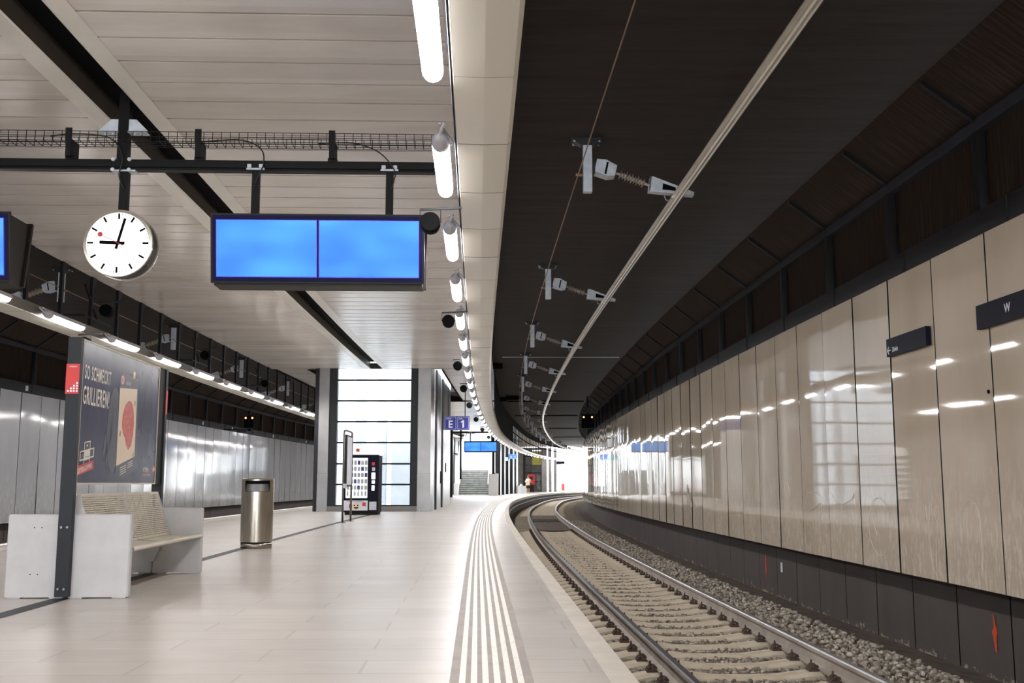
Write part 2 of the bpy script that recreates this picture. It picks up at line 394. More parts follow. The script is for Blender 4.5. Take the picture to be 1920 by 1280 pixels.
# ------------------------------------------------------------------ structure: walls with panels
def panels(name, mat, dwall, side, s_a, s_b, first, rseed):
    """side=+1: wall right of the track (faces -d); side=-1: wall on the left (faces +d)"""
    r = random.Random(rseed); mb = MB(); pitch = 1.247; k0 = math.floor((s_a-first)/pitch); k = k0
    while first+k*pitch < s_b:
        a = first+k*pitch+.008; b = a+pitch-.016; z0, z1 = -.05, 3.50
        yaw = math.radians(r.gauss(0, .3)); tilt = math.radians(r.gauss(0, .28)); bow = r.choice((-1, -1, 1))*r.uniform(.0008, .0040); bowz = r.uniform(-.001, .001)
        P = {}
        nu, nv = 8, 6; v = []; f = []; uv = []
        for j in range(nv+1):
            for i in range(nu+1):
                u = i/nu; q = a+(b-a)*u; z = z0+(z1-z0)*j/nv
                off = side*((u-.5)*(b-a)*math.tan(yaw) + (z-1.7)*math.tan(tilt)*.35 + bow*(1-(2*u-1)**2) + bowz*(1-(2*j/nv-1)**2))
                v.append(W(q, dwall+off, z))
        for j in range(nv):
            for i in range(nu):
                ia = j*(nu+1)+i; fc = (ia, ia+1, ia+nu+2, ia+nu+1) if side < 0 else (ia, ia+nu+1, ia+nu+2, ia+1)
                f.append(fc)
                cor = {0: (i, j), 1: (i+1, j), nu+2: (i+1, j+1), nu+1: (i, j+1)}
                uv.append(tuple((k+.05+.9*cor[x-ia][0]/nu, cor[x-ia][1]/nv) for x in fc))
        mb.smooth = True; mb.add(v, f, uv); mb.smooth = False
        th_ = side*.03
        e = [W(a, dwall, z0), W(b, dwall, z0), W(b, dwall+th_, z0), W(a, dwall+th_, z0), W(a, dwall+th_, z1), W(b, dwall+th_, z1), W(b, dwall, z1), W(a, dwall, z1)]
        mb.add(e, [(0, 1, 2, 3), (4, 5, 6, 7), (0, 3, 4, 7), (1, 6, 5, 2)])
        k += 1
    return struct(name, mb, mat)
panels('wall_right', 'panelR', 2.575, 1, S0, 150, 10.13, 3)
panels('wall_left', 'panelL', -15.20, -1, S0, SE, 27.75, 5)
struct('wall_right_backing', MB().sweep([(2.63, 3.50), (2.63, -.04), (3.3, -.04)], rng(S0, 150, 2)), 'seam')
struct('wall_left_backing', MB().sweep([(-15.26, 3.50), (-15.26, -.04), (-15.9, -.04)], rng(S0, SE, 2)), 'seam')
def plinth(name, d, s_a, s_b, sgn, first=10.9, pitch=1.22):
    mb = MB(); q = first-pitch*math.floor((first-s_a)/pitch)
    while q < s_b:
        a, b = q+.012, q+pitch-.012; ss = [a, b]
        v = [W(a, d, -1.06), W(b, d, -1.06), W(b, d, 0.0), W(a, d, 0.0)]
        fc = (0, 3, 2, 1) if sgn > 0 else (0, 1, 2, 3)
        cr = [(a, 0), (b, 0), (b, 1), (a, 1)]
        mb.add(v, [fc], [tuple(cr[i] for i in fc)])
        q += pitch
    struct(name, mb, 'plinth')
    struct(name+'_backing', MB().sweep([(d+sgn*.03, 0.0), (d+sgn*.03, -1.10)], rng(s_a, s_b, 2)), 'seam')
plinth('wall_plinth_right', 3.00, S0, 150, 1)
plinth('wall_plinth_left', -15.55, S0, SE, -1)
# dark zone above the panels: ledge, acoustic boards, chamfer, ceiling
def upper(tagn, m, s_b):
    def X(d): return d if m > 0 else -12.62-d
    def P(pts): return [(X(d), z) for d, z in pts] if m > 0 else [(X(d), z) for d, z in pts][::-1]
    ss = rng(S0, s_b, 2.0)
    struct('trim_'+tagn[0], MB().sweep(P([(2.95, 3.80), (2.66, 3.80), (2.66, 3.50)]), ss), 'ledge')
    struct('wall_upper_'+tagn[1], MB().sweep(P([(3.0, 4.80), (3.0, 3.78)]), ss), 'acoustic')
    struct('trim_'+tagn[2], MB().sweep(P([(2.93, 4.97), (2.9, 4.93), (2.9, 4.80), (3.0, 4.80)]), ss), 'band')
    struct('ceiling_slope_'+tagn[1], MB().sweep(P([(2.32, 5.40), (2.93, 4.95)]), ss), 'acoustic')
    mb = MB(); q = 10.85-2.45*10
    while q < s_b:
        if q > S0:
            for a, b in (((2.94, 3.79), (2.94, 4.80)),):
                mb.bar(W(q, X(a[0]), a[1]), W(q, X(b[0]), b[1]), .10, .12)
            mb.bar(W(q, X(2.34), 5.36), W(q, X(2.92), 4.93), .06, .05)
        q += 2.45
    struct('trim_'+tagn[3], mb, 'blacksteel')
upper(('5', 'right', '6', '7'), 1, 150); upper(('8', 'left', '9', '10'), -1, SE)
# seams in the ledge
mb = MB(); q = 9.8-1.247*18
while q < 150:
    mb.bar(W(q, 2.655, 3.51), W(q, 2.655, 3.80), .02, .01)
    if q < SE: mb.bar(W(q, -15.275, 3.51), W(q, -15.275, 3.80), .02, .01)
    q += 2.494
struct('trim_11', mb, 'seam')
struct('ceiling_tunnel_right', MB().sweep([(-2.25, 5.40), (2.34, 5.40)], rng(S0, 150, 2)), 'tunnel')
struct('ceiling_tunnel_left', MB().sweep([(-14.96, 5.40), (-10.45, 5.40)], rng(S0, SE, 2)), 'tunnel')
mb = MB(); mb.bar(W(36.3, -1.9, 5.39), W(36.3, 2.2, 5.39), .05, .02); struct('trim_12', mb, 'palegrey')
mb = MB()
for q in (56.0, 68, 84, 100): mb.bar(W(q, -1.9, 5.38), W(q, 2.2, 5.38), .25, .06)
struct('trim_13', mb, 'black')
mb = MB()
mb.bar(W(52.5, -1.9, 5.28), W(52.5, -.8, 5.28), .14, .2); struct('trim_14', mb, 'black')
# roof slab above everything, so that daylight only enters through its openings
mb = MB()
def slab(s_a, s_b, d0, d1, z0=5.45, z1=5.9):
    mb.sweep([(d0, z0), (d1, z0), (d1, z1), (d0, z1)], rng(s_a, s_b, 2), True, True)
slab(S0, 38.2, -15.6, 3.3); slab(38.2, 51.0, -15.6, -8.95); slab(38.2, 51.0, -4.2, 3.3); slab(51.0, 84, -15.6, 3.3); slab(84, 106, -15.6, -8.5); slab(84, 106, -4.2, 3.3); slab(106, SE, -15.6, 3.3); slab(SE, 150, -1.9, 3.3)
struct('ceiling_roof_slab', mb, 'tunnel')

# ------------------------------------------------------------------ structure: plank ceiling with slot
mb = MB(); r = random.Random(11); HC = 5.19
def plank_row(q, d0, d1, w_=.555):
    g = .014; t0 = r.uniform(-.0012, .0012)
    a, b = q+g, q+w_-g; n = 6
    v = []; uv = []; f = []
    ds = [d0+(d1-d0)*i/n for i in range(n+1)]
    for d in ds:
        sag = r.uniform(-.0008, .0008)
        v += [W(a, d, HC+.06), W(a, d, HC+t0+sag+.003), W(a+.012, d, HC+t0+sag), W(b-.012, d, HC-t0+sag), W(b, d, HC-t0+sag+.003), W(b, d, HC+.06)]
    y = [a, a, a+.012, b-.012, b, b]
    for i in range(n):
        for k in range(5):
            f.append((i*6+k, i*6+6+k, i*6+7+k, i*6+k+1)); uv.append(((ds[i], y[k]), (ds[i+1], y[k]), (ds[i+1], y[k+1]), (ds[i], y[k+1])))
    mb.add(v, f, uv)
q = 9.03-.555*41
while q < 38.0:
    plank_row(q, -10.42, -6.86); plank_row(q, -6.18, -2.25)
    q += .555
struct('ceiling', mb, 'plank')
struct('ceiling_backing', MB().sweep([(-10.40, HC+.065), (-6.84, HC+.065)], rng(S0, 38.1, 2)).sweep([(-6.18, HC+.065), (-2.26, HC+.065)], rng(S0, 38.1, 2)), 'seam')
mb = MB(); ss = rng(S0, 38.1, 1)
mb.sweep([(-7.0, HC-.004), (-6.78, HC-.012), (-6.76, HC)], ss).sweep([(-6.32, HC), (-6.30, HC-.012), (-6.10, HC-.004)], ss)
struct('trim_15', mb, 'trim')
mb = MB(); mb.sweep([(-6.76, HC), (-6.76, HC+.24)], ss).sweep([(-6.32, HC+.24), (-6.32, HC)], ss); struct('trim_16', mb, 'soffit_brown')
struct('ceiling_slot_top', MB().sweep([(-6.8, HC+.245), (-6.2, HC+.245)], ss), 'black')
# plain ceilings beside and beyond the lift
mb = MB(); mb.sweep([(-10.42, HC+.08), (-9.30, HC+.08)], rng(38.3, 53.4, 2)).sweep([(-4.15, HC+.04), (-2.25, HC+.04)], rng(38.5, 53.4, 2)).sweep([(-10.42, HC), (-2.25, HC)], rng(53.9, 84, 1)).sweep([(-10.42, HC), (-8.5, HC)], rng(84, 106, 2)).sweep([(-4.2, HC), (-2.25, HC)], rng(84, 106, 2)).sweep([(-10.42, HC), (-2.25, HC)], rng(106, SE, 2))
struct('ceiling_plain', mb, 'plank')
mb = MB()
mb.sweep([(-4.2, HC+.04), (-4.12, HC-.0), (-4.12, HC+.3), (-4.2, HC+.3)], rng(38.4, 53.4, 2), True)
mb.bar(W(38.2, -10.4, HC+.1), W(38.2, -1.9, HC+.1), .12, .2); mb.bar(W(53.65, -10.4, HC+.1), W(53.65, -1.9, HC+.1), .3, .18)
struct('trim_17', mb, 'black')

# ------------------------------------------------------------------ structure: soffit bands with hangers
def soffit(names, m, s_b):
    X = (lambda d: d) if m > 0 else (lambda d: -12.2-d)
    fl = (lambda p: p) if m > 0 else (lambda p: p[::-1])
    mb = MB(); q = 8.0-1.375*16; k = 0; r2 = random.Random(4)
    while q < s_b:
        a, b = q+.005, q+1.369; j = r2.uniform(-.002, .002)
        pr = [(-2.68, 3.72), (-2.665, 3.655+j), (-2.46, 3.648+j), (-2.27, 3.655+j), (-2.24, 3.68), (-2.24, 3.80)]
        n = len(pr); v = [W(a, X(d), z) for d, z in pr]+[W(b, X(d), z) for d, z in pr]
        f = []; uv = []
        for i in range(n-1):
            fc = (i, n+i, n+i+1, i+1) if m > 0 else (i, i+1, n+i+1, n+i)
            f.append(fc); uv.append(((0, k+.2), (0, k+.8), (1, k+.8), (1, k+.2)))
        mb.add(v, f, uv); q += 1.375; k += 1
    struct(names[0], mb, 'soffit')
    ss = rng(S0, s_b, 1)
    struct(names[0]+'_backing', MB().sweep([(X(-2.66), 3.68), (X(-2.26), 3.68)][::(1 if m > 0 else -1)], ss), 'seam')
    struct(names[1], MB().sweep(fl([(X(-2.24), 3.82), (X(-2.700), 3.82), (X(-2.684), 3.665)]), ss), 'soffit_side' if m > 0 else 'soffit_brown')
soffit(('trim_18', 'trim_19'), 1, SE); soffit(('trim_20', 'trim_21'), -1, SE)
struct('trim_22', MB().sweep([(-2.23, 3.80), (-2.23, 5.4)], rng(40, 72, 2)), 'black')
struct('trim_23', MB().sweep([(-2.23, 4.95), (-2.23, 5.4)], rng(72, SE, 2)).sweep([(-2.21, 4.45), (-2.21, 4.55)], rng(72, SE, 2)), 'black')
struct('trim_24', MB().sweep([(-10.44, 5.45), (-10.44, HC+.0)], rng(S0, SE, 2)), 'black')

# ------------------------------------------------------------------ rails, sleepers, ballast
ZR = -0.54
def rail(d0, lab):
    sg = 1 if d0 > 0 else -1
    pr = [(-.075, -.172), (-.075, -.160), (-.012, -.140), (-.009, -.055), (-.036, -.040), (-.036, -.012), (-.026, 0), (.026, 0), (.036, -.012), (.036, -.040), (.009, -.055), (.012, -.140), (.075, -.160), (.075, -.172)]
    mb = MB(); ss = rng(-18, 175, .5)
    n0 = 0
    mb.sweep([(d0+x, ZR+z) for x, z in pr], ss, True)
    n = len(pr)
    for i in range(len(mb.f)):
        kk = i % n
        if kk in (5, 6, 7): mb.mi[i] = 1
    o = mb.build('rail', ['railside', 'railtop']); return tag(o, lab, 'rail', None)
rail(-.754, 'steel rail nearer the platform edge, curving to the right'); rail(.754, 'steel rail nearer the right-hand wall, beside the loose ballast')
root = thing('railway_sleeper', 'pale concrete sleeper of the curved track, dusty with grit', 'sleeper', group='concrete sleepers of the curved track')
mb = MB(); xs = [-1.30, -1.26, -1.05, -.90, -.60, -.48, -.30, 0, .30, .48, .60, .90, 1.05, 1.26, 1.30]
zt = [-.28, -.235, -.205, -.175, -.175, -.19, -.212, -.22, -.212, -.19, -.175, -.175, -.205, -.235, -.28]
n = len(xs); v = []
for x, z in zip(xs, zt): v += [(x, -.145, -.42), (x, -.115, z-.03), (x, -.085, z), (x, .085, z), (x, .115, z-.03), (x, .145, -.42)]
f = [(i*6+k, i*6+k+1, (i+1)*6+k+1, (i+1)*6+k) for i in range(n-1) for k in range(5)]+[(5, 4, 3, 2, 1, 0), tuple((n-1)*6+k for k in range(6))]
mb.add(v, [tuple(reversed(q)) for q in f]); mb.build('beam', 'sleeper', root)
cm = MB()
for yy in (0,):
    cm.box(-.055, .055, -.075, .075, -.176, -.150)
    cm.box(-.045, -.012, -.06, .06, -.150, -.125)
    cm.lathe([(.018, 0), (.018, .06), (.011, .06), (.011, .09)], (-.01, 0, -.15), seg=6)
    for sy in (-1, 1): cm.path([(-.04, sy*.055, -.14), (-.0, sy*.07, -.105), (.045, sy*.055, -.115), (.06, sy*.03, -.135), (.03, sy*.02, -.14)], .0085, 5)
c0 = None
for x, fl in ((-.754-.125, 0), (-.754+.125, 1), (.754-.125, 0), (.754+.125, 1)):
    c = cm.build('rail_clip', 'clip', root) if c0 is None else c0.copy()
    if c0 is not None: C.objects.link(c); c.parent = root
    c.scale = (.85, .85, .85); c.location = (x, 0, -.026); c.rotation_euler = (0, 0, PI if fl else 0); c0 = c0 or c
place(root, 5.2, 0, ZR)
for i in range(1, 180):
    s_ = 5.2+i*.6
    if 39 < s_ < 57: continue
    if i < 75: c = copy_tree(root)
    else:
        c = root.copy(); C.objects.link(c); b = root.children[0].copy(); C.objects.link(b); b.parent = c
    place(c, s_, 0, ZR)
# smooth concrete infill between and beside the rails further on
o = MB().sweep([(-.68, -.80), (-.66, -.715), (.66, -.715), (.68, -.80)], rng(38.8, 57, 1)).build('track_crossing_slab', 'footing'); tag(o, 'smooth grey slab laid between the rails where the curve begins', 'slab')
for q, lab in ((47.6, 'nearer dark slotted grating lying across the track between the rails'), (49.6, 'farther dark slotted grating lying across the track between the rails')):
    t_ = thing('track_grating', lab, 'grating', W(q, 0, -.715), -th(q), 'gratings across the track')
    mb = MB(); mb.box(-.6, .6, -.22, .22, .0, .012)
    for i in range(14): mb.box(-.58+i*.085, -.54+i*.085, -.2, .2, .012, .03)
    mb.build('grid', 'black', t_)
# ballast stones
def rocks(name, n, fn, lo, hi, seed, lab):
    rs = np.random.RandomState(seed); ph = (1+5**.5)/2
    B = np.array([(-1, ph, 0), (1, ph, 0), (-1, -ph, 0), (1, -ph, 0), (0, -1, ph), (0, 1, ph), (0, -1, -ph), (0, 1, -ph), (ph, 0, -1), (ph, 0, 1), (-ph, 0, -1), (-ph, 0, 1)])/1.9
    F = np.array([(0, 11, 5), (0, 5, 1), (0, 1, 7), (0, 7, 10), (0, 10, 11), (1, 5, 9), (5, 11, 4), (11, 10, 2), (10, 7, 6), (7, 1, 8), (3, 9, 4), (3, 4, 2), (3, 2, 6), (3, 6, 8), (3, 8, 9), (4, 9, 5), (2, 4, 11), (6, 2, 10), (8, 6, 7), (9, 8, 1)])
    V = np.empty((n, 12, 3))
    for i in range(n):
        s_, d_, z_ = fn(rs); sz = rs.uniform(lo, hi)
        a = rs.uniform(0, 6.28); b = rs.uniform(0, 6.28)
        P = B*(1+rs.uniform(-.28, .28, (12, 1)))*np.array([1.25, .95, .7])*sz
        ca, sa, cb, sb = math.cos(a), math.sin(a), math.cos(b), math.sin(b)
        P = P@np.array([[1, 0, 0], [0, cb, sb], [0, -sb, cb]])@np.array([[ca, sa, 0], [-sa, ca, 0], [0, 0, 1]])
        V[i] = P+np.array(W(s_, d_, z_))
    me = bpy.data.meshes.new(name); nf = n*20
    me.vertices.add(n*12); me.vertices.foreach_set('co', V.reshape(-1))
    me.loops.add(nf*3); me.loops.foreach_set('vertex_index', (F[None]+np.arange(n)[:, None, None]*12).reshape(-1).astype(np.int32))
    me.polygons.add(nf); me.polygons.foreach_set('loop_start', np.arange(0, nf*3, 3, dtype=np.int32))
    me.polygons.foreach_set('loop_total', np.full(nf, 3, dtype=np.int32)); me.update(); me.validate()
    me.materials.append(M['stone']); o = bpy.data.objects.new(name, me); C.objects.link(o); return tag(o, lab, 'ballast', None, 'stuff')
def f_sh(rs):
    s_ = 4+(rs.uniform()**1.5)*46; d_ = rs.uniform(.98, 2.12); return s_, d_, -.77-.08*max(0, d_-1.2)+rs.uniform(-.02, .045)-(.04 if d_ > 2.0 else 0)
def f_mid(rs):
    k = int((rs.uniform()**1.25)*50); s_ = 5.5+k*.6+rs.uniform(-.15, .15); d_ = rs.uniform(-.72, .66)
    return s_, d_, -.775+rs.uniform(-.012, .012)
def f_left(rs):
    k = int((rs.uniform()**1.25)*45); s_ = 5.5+k*.6+rs.uniform(-.15, .15); return s_, rs.uniform(-1.5, -.86), -.775+rs.uniform(-.015, .01)
rocks('ballast', 9500, f_sh, .02, .042, 1, 'loose grey ballast stones heaped beside the right-hand rail')
rocks('ballast', 6500, f_mid, .011, .026, 2, 'small ballast stones lying between the sleepers inside the rails')
rocks('ballast', 1900, f_left, .011, .026, 3, 'ballast stones between the sleeper ends next to the platform')

# ------------------------------------------------------------------ overhead conductor rail and its supports
def conductor(m, lab, labw):
    X = (lambda d: d) if m > 0 else (lambda d: -12.2-d)
    pr = [(-.045, .11), (-.045, .098), (-.014, .094), (-.020, .045), (-.040, .012), (-.022, .0), (-.010, .012), (.010, .012), (.022, .0), (.040, .012), (.020, .045), (.014, .094), (.045, .098), (.045, .11)]
    ss = rng(-10, 135, .5) if m > 0 else rng(-10, 110, 1)
    o = MB().sweep([(X(.02)+x, 4.545+z) for x, z in pr], ss, True).build('conductor_rail', 'alu'); tag(o, lab, 'conductor rail')
    wb = MB(); wb.smooth = True; wb.path([W(q, X(-1.22), 4.93) for q in ss], .0085, 6); o = wb.build('earth_cable', 'copper'); tag(o, labw, 'cable')
conductor(1, 'shiny aluminium overhead conductor rail curving above the track', 'thin bronze earth cable strung along the overhead supports')
conductor(-1, 'overhead conductor rail above the far left track', 'thin pale cable seen through the gap above the left soffit')
br = thing('conductor_rail_support', 'x', 'overhead support', group='overhead conductor rail supports')
mb = MB(); mb.box(-.20, .18, -.10, .10, -.022, 0, bev=0).add([(-.20, -.10, -.022), (.18, -.10, -.022), (.10, -.06, -.09), (-.08, -.06, -.09), (-.20, .10, -.022), (.18, .10, -.022), (.10, .06, -.09), (-.08, .06, -.09)], [(0, 1, 2, 3), (5, 4, 7, 6), (1, 5, 6, 2), (4, 0, 3, 7), (3, 2, 6, 7)])
pl = mb.build('mounting_plate', 'darkgrey', br)
for x, y in ((-.17, -.08), (.15, -.08), (-.17, .08), (.15, .08)):
    MB().lathe([(.014, 0), (.014, -.03)], (x, y, -.022), seg=8).build('anchor_bolt', 'galv', pl)
mb = MB(); mb.box(-.055, .055, -.055, .055, -.70, -.05)
for z in (-.26, -.44): mb.box(-.058, .058, -.058, .058, z-.004, z+.004)
mb.build('drop_tube', 'galv', br)
mb = MB(); mb.box(.055, .085, -.10, .10, -.47, -.28); mb.build('side_flange', 'darkgrey', br)
rot = Matrix.Translation((.10, 0, -.36)) @ Matrix.Rotation(math.radians(12), 4, 'Y')
mb = MB(); sh = [(0, .085), (.12, .10), (.27, .055), (.27, -.085), (.18, -.115), (0, -.095)]
for y0, y1 in ((-.085, -.075), (.075, .085)): mb.prism(sh, (lambda a, b, t, y0=y0: rot @ Vector((a, y0+t, b))), .01)
mb.prism([(0, .085), (.12, .10), (.27, .055), (.27, .045), (.12, .09), (0, .075)], lambda a, b, t: rot @ Vector((a, -.085+t, b)), .17)
mb.prism([(0, -.095), (.18, -.115), (.27, -.085), (.27, -.075), (.18, -.105), (0, -.085)], lambda a, b, t: rot @ Vector((a, -.085+t, b)), .17)
mb.box(.26, .27, -.085, .085, -.085, .055, rot)
mb.build('swivel_head', 'galv', br)
mb = MB(); mb.box(.13, .155, -.0865, -.0855, -.09, .07, rot); mb.build('slot_mark', 'black', br)
p0 = Vector((.37, 0, -.44)); p1 = Vector((.80, 0, -.60)); L = (p1-p0).length
pr = [(.018, 0), (.018, .05)]; q = .05
for i in range(9):
    r_ = .074 if i % 2 == 0 else .058
    pr += [(.026, q), (r_, q+.006), (.028, q+.026)]; q += .0385
pr += [(.018, q), (.018, L)]
mb = MB(); mb.lathe(pr, p0, p1-p0, 14); mb.build('insulator', 'insul', br)
mb = MB(); e0 = Vector((.79, 0, -.60)); dirn = Vector((1, 0, -.12)).normalized(); upv = Vector((.12, 0, 1)).normalized()
def fr(a, b, t): return e0+dirn*a+upv*b+Vector((0, t-.06, 0))
mb.prism([(0, .10), (.03, .11), (.58, -.03), (.58, -.06), (.0, -.08)], fr, .012)
mb.prism([(0, .10), (.03, .11), (.58, -.03), (.58, -.06), (.0, -.08)], lambda a, b, t: fr(a, b, t+.108), .012)
mb.prism([(0, -.08), (.58, -.06), (.58, -.072), (0, -.092)], fr, .12)
mb.prism([(0, .10), (0, -.08), (.015, -.08), (.015, .10)], fr, .12)
arm = mb.build('cantilever_arm', 'galv', br)
mb = MB(); mb.prism([(.17, .035), (.17, -.05), (.34, -.045), (.34, .0)], lambda a, b, t: fr(a, b, t-.001), .001); mb.build('slot_opening', 'black', arm)
mb = MB(); mb.tube((1.12, 0, -.70), (1.12, 0, -.76), .022, 8); mb.box(1.07, 1.17, -.05, .05, -.775, -.745); mb.path([(1.02, 0, -.70), (.99, 0, -.74), (1.01, 0, -.79), (1.06, 0, -.80)], .009, 6)
mb.build('rail_clamp', 'alu', br)
mb = MB(); mb.bar((-.055, 0, -.47), (-.15, 0, -.47), .03, .03); mb.build('cable_clip', 'copper', br)
sps = [13.0-7.6, 13.0, 20.8, 28.3, 35.3, 42.3, 49.3, 56.3, 63.3, 70.3, 77.3, 84.3, 91.3, 98.3, 105.3, 112.3]
place(br, 13.0, -1.10, 5.40); br['label'] = 'grey overhead support with ribbed insulator, largest and topmost in view on the dark ceiling'
k = 0
for q in sps:
    if q == 13.0 or q < 8: continue
    c = copy_tree(br); k += 1; place(c, q, -1.10, 5.40)
    c['label'] = '%s overhead insulator support along the track, counting from the large topmost one' % ORD[k]
k = 0
for i, q in enumerate([6.2, 13.8, 21.4, 29, 36.6, 44.2, 51.8]):
    c = copy_tree(br); place(c, q, -12.2+1.10, 5.40); c.scale = (-1, 1, 1)
    c['label'] = '%s overhead support above the left track, glimpsed through the hanger gap' % ORD[i]; c['group'] = 'overhead supports of the left track'

# ------------------------------------------------------------------ fluorescent lamps along both soffits
def make_lamp():
    rt = thing('fluorescent_lamp', 'x', 'lamp', group='x'); L = 1.38
    mb = MB(); mb.smooth = True
    seg = 14; v = []; 
    def ring(y, r_, a0, a1, n): return [(r_*math.cos(a0+(a1-a0)*i/n), y, r_*math.sin(a0+(a1-a0)*i/n)) for i in range(n+1)]
    mb.lathe([(.02, 0), (.052, .008), (.066, .03), (.066, L-.03), (.052, L-.008), (.02, L)], (0, 0, 0), (0, 1, 0), 14)
    mb.build('diffuser', 'tube', rt)
    mb = MB(); n = 8; a0, a1 = math.radians(-8), math.radians(188)
    for r_ in (.071,):
        for y0, y1, ra, rb in ((-.02, L+.02, r_, r_),):
            A = ring(y0, ra, a0, a1, n); B = ring(y1, rb, a0, a1, n); mb.add(A+B, [(i, i+1, n+2+i, n+1+i) for i in range(n)])
    mb.build('housing', 'lamp_body', rt)
    mb = MB(); mb.smooth = True; mb.lathe([(.071, 0), (.071, -.07), (.05, -.16), (.018, -.22)], (0, .01, 0), (0, 1, 0), 14); mb.build('end_cap', 'lamp_body', rt)
    mb = MB()
    for y in (.25, L-.25): mb.bar((0, y, .06), (.10*1, y, .08), .03, .012)
    mb.bar((.1, .2, .08), (.1, L-.2, .08), .02, .02); mb.bar((0, -.27, .07), (.1, .25, .08), .02, .012); mb.path([(0, -.2, 0), (.02, -.27, .04), (.04, -.30, .07)], .014, 6)
    mb.build('bracket', 'lamp_body', rt); return rt
lp = make_lamp()
def lamp_row(m, s_first, pitch, s_max, grp, words):
    first_vis = 8 if m > 0 else 14
    q = s_first; k = 0; vis = 0
    while q < s_max:
        c = lp if (m > 0 and k == 0) else copy_tree(lp)
        place(c, q, -2.80 if m > 0 else -9.40, 3.70)
        if m < 0: c.scale = (-1, 1, 1)
        c['group'] = grp
        if q+1.5 < first_vis-2: c['label'] = 'tube lamp of the %s, behind the camera' % words
        elif vis < 20: c['label'] = '%s glowing tube lamp from the camera along the %s' % (ORD[vis], words); vis += 1
        else: c['label'] = 'small distant glowing tube lamp strung along the %s' % words
        q += pitch; k += 1
lamp_row(1, 8.13-2.80*7, 2.80, 121, 'tube lamps along the right soffit', 'right soffit')
lamp_row(-1, 16.85-2.87*10, 2.87, 76, 'tube lamps along the left soffit', 'left soffit')

# ------------------------------------------------------------------ loudspeakers
ls = thing('loudspeaker', 'x', 'loudspeaker', group='round loudspeakers of the right soffit')
mb = MB(); mb.smooth = True; mb.lathe([(.085, .16), (.095, .15), (.095, .0), (.088, -.012), (.07, -.004)], (0, 0, 0), (0, 1, 0), 20); mb.build('drum', 'black', ls)
mb = MB(); mb.lathe([(.089, -.006), (.086, -.010)], (0, 0, 0), (0, 1, 0), 20); mb.build('grille', 'black', ls)
mb = MB(); mb.path([(-.10, .05, 0), (-.10, .05, .13), (.10, .05, .13), (.10, .05, 0)], .006, 5); mb.bar((-.1, .05, .13), (.30, .05, .15), .022, .022); mb.build('yoke', 'darkgrey', ls)
for i, q in enumerate([9.85, 16.0, 22.2, 27.6, 33.5, 41, 49, 57]):
    c = ls if i == 0 else copy_tree(ls); place(c, q, -2.96, 3.50)
    c['label'] = '%s black round loudspeaker beside the right soffit lamps' % ORD[i]
for i, (q, z) in enumerate([(13.9, 4.6), (21.8, 4.6), (29.4, 4.6), (36.8, 4.52)]):
    c = copy_tree(ls); place(c, q, -10.33, z); c['group'] = 'loudspeakers in the left hanger gap'
    c['label'] = '%s round loudspeaker hanging in the dark gap above the left soffit' % ORD[i]; c.scale = (1.35,)*3
for i, q in enumerate([18.7]):
    c = copy_tree(ls); place(c, q, -9.55, 3.5); c['label'] = 'small round loudspeaker under the left soffit above the poster board'; c['group'] = 'loudspeakers under the left soffit'; c.scale = (1.1,)*3

# ------------------------------------------------------------------ hanger posts of the soffits
hp = thing('soffit_hanger', 'x', 'hanger post', group='x')
mb = MB(); mb.box(-.03, .03, -.045, .045, -1.40, .0); mb.build('post', 'blacksteel', hp)
mb = MB(); mb.prism([(0, 0), (.0, -.26), (.05, -.26), (.22, -.04), (.22, 0)], lambda a, b, t: Vector((.03, .03-.02+a*0+0, b))+Vector((0, a, 0))+Vector((t-.05, 0, 0)), .03); mb.build('knee_plate', 'blacksteel', hp)
mb = MB(); mb.bar((0, 0, -1.37), (-.5, 0, -1.37), .05, .05); mb.build('arm', 'blacksteel', hp)
first = True
q = 19.75-1.5*12; k = 0
while q < 112:
    c = hp if first else copy_tree(hp); first = False
    place(c, q, -10.42, HC); c.scale = (-1, 1, 1)
    c['group'] = 'hanger posts above the left soffit'
    c['label'] = 'black steel hanger post in the dark gap above the left soffit'
    q += 1.5
q = 60.0
while q < 113:
    c = copy_tree(hp); c.scale = (1, 1, 1); place(c, q, -2.27, HC); c['group'] = 'hanger posts above the right soffit'
    c['label'] = 'black bar of the hanger row above the far end of the right soffit'
    q += 1.6 if q > 71 else .8
for i, (q) in enumerate([13.0, 20.9, 28.5, 35.9]):
    fr_ = thing('cable_brace', '%s dark diagonal brace frame between hanger posts of the left gap' % ORD[i], 'brace', W(q, -10.42, 4.35), -th(q), 'brace frames in the left gap')
    mb = MB(); mb.bar((0, 0, 0), (0, 1.5, 0), .04); mb.bar((0, 0, .62), (0, .75, 0), .035); mb.bar((0, 0, 0), (-.9, 0, 0), .03); mb.build('frame', 'blacksteel', fr_)

# ------------------------------------------------------------------ cross beam with cable tray, displays and clock
def cross_beam(s, d0, d1, lab, near):
    a = th(s); o = thing('cross_beam', lab, 'beam', W(s, 0, 0), -a, 'cross beams carrying the displays')
    mb = MB(); zc = 4.545
    mb.box(d0, d1, -.055, .055, zc-.06, zc-.045); mb.box(d0, d1, -.055, .055, zc+.045, zc+.06); mb.box(d0, d1, -.02, .02, zc-.05, zc+.05)
    mb.box(d0, d1, -.055, -.045, zc-.025, zc+.05) if near else None
    mb.build('rail_profile', 'blacksteel', o); return o
YB = 11.55
bm = cross_beam(YB, -9.3, -2.86, 'long black steel beam crossing under the ceiling above the nearest displays', True)
def px(x, Y=YB): return x-W(YB, 0).x       # world x to lateral position on the beam
hz = thing('beam_hanger', 'thick black post dropping from the ceiling slot to the cross beam, above the clock', 'post', W(YB, px(-4.375), 0), -th(YB))
mb = MB(); mb.box(-.058, .058, -.058, .058, 4.60, 5.42); mb.build('post', 'blacksteel', hz)
mb = MB()
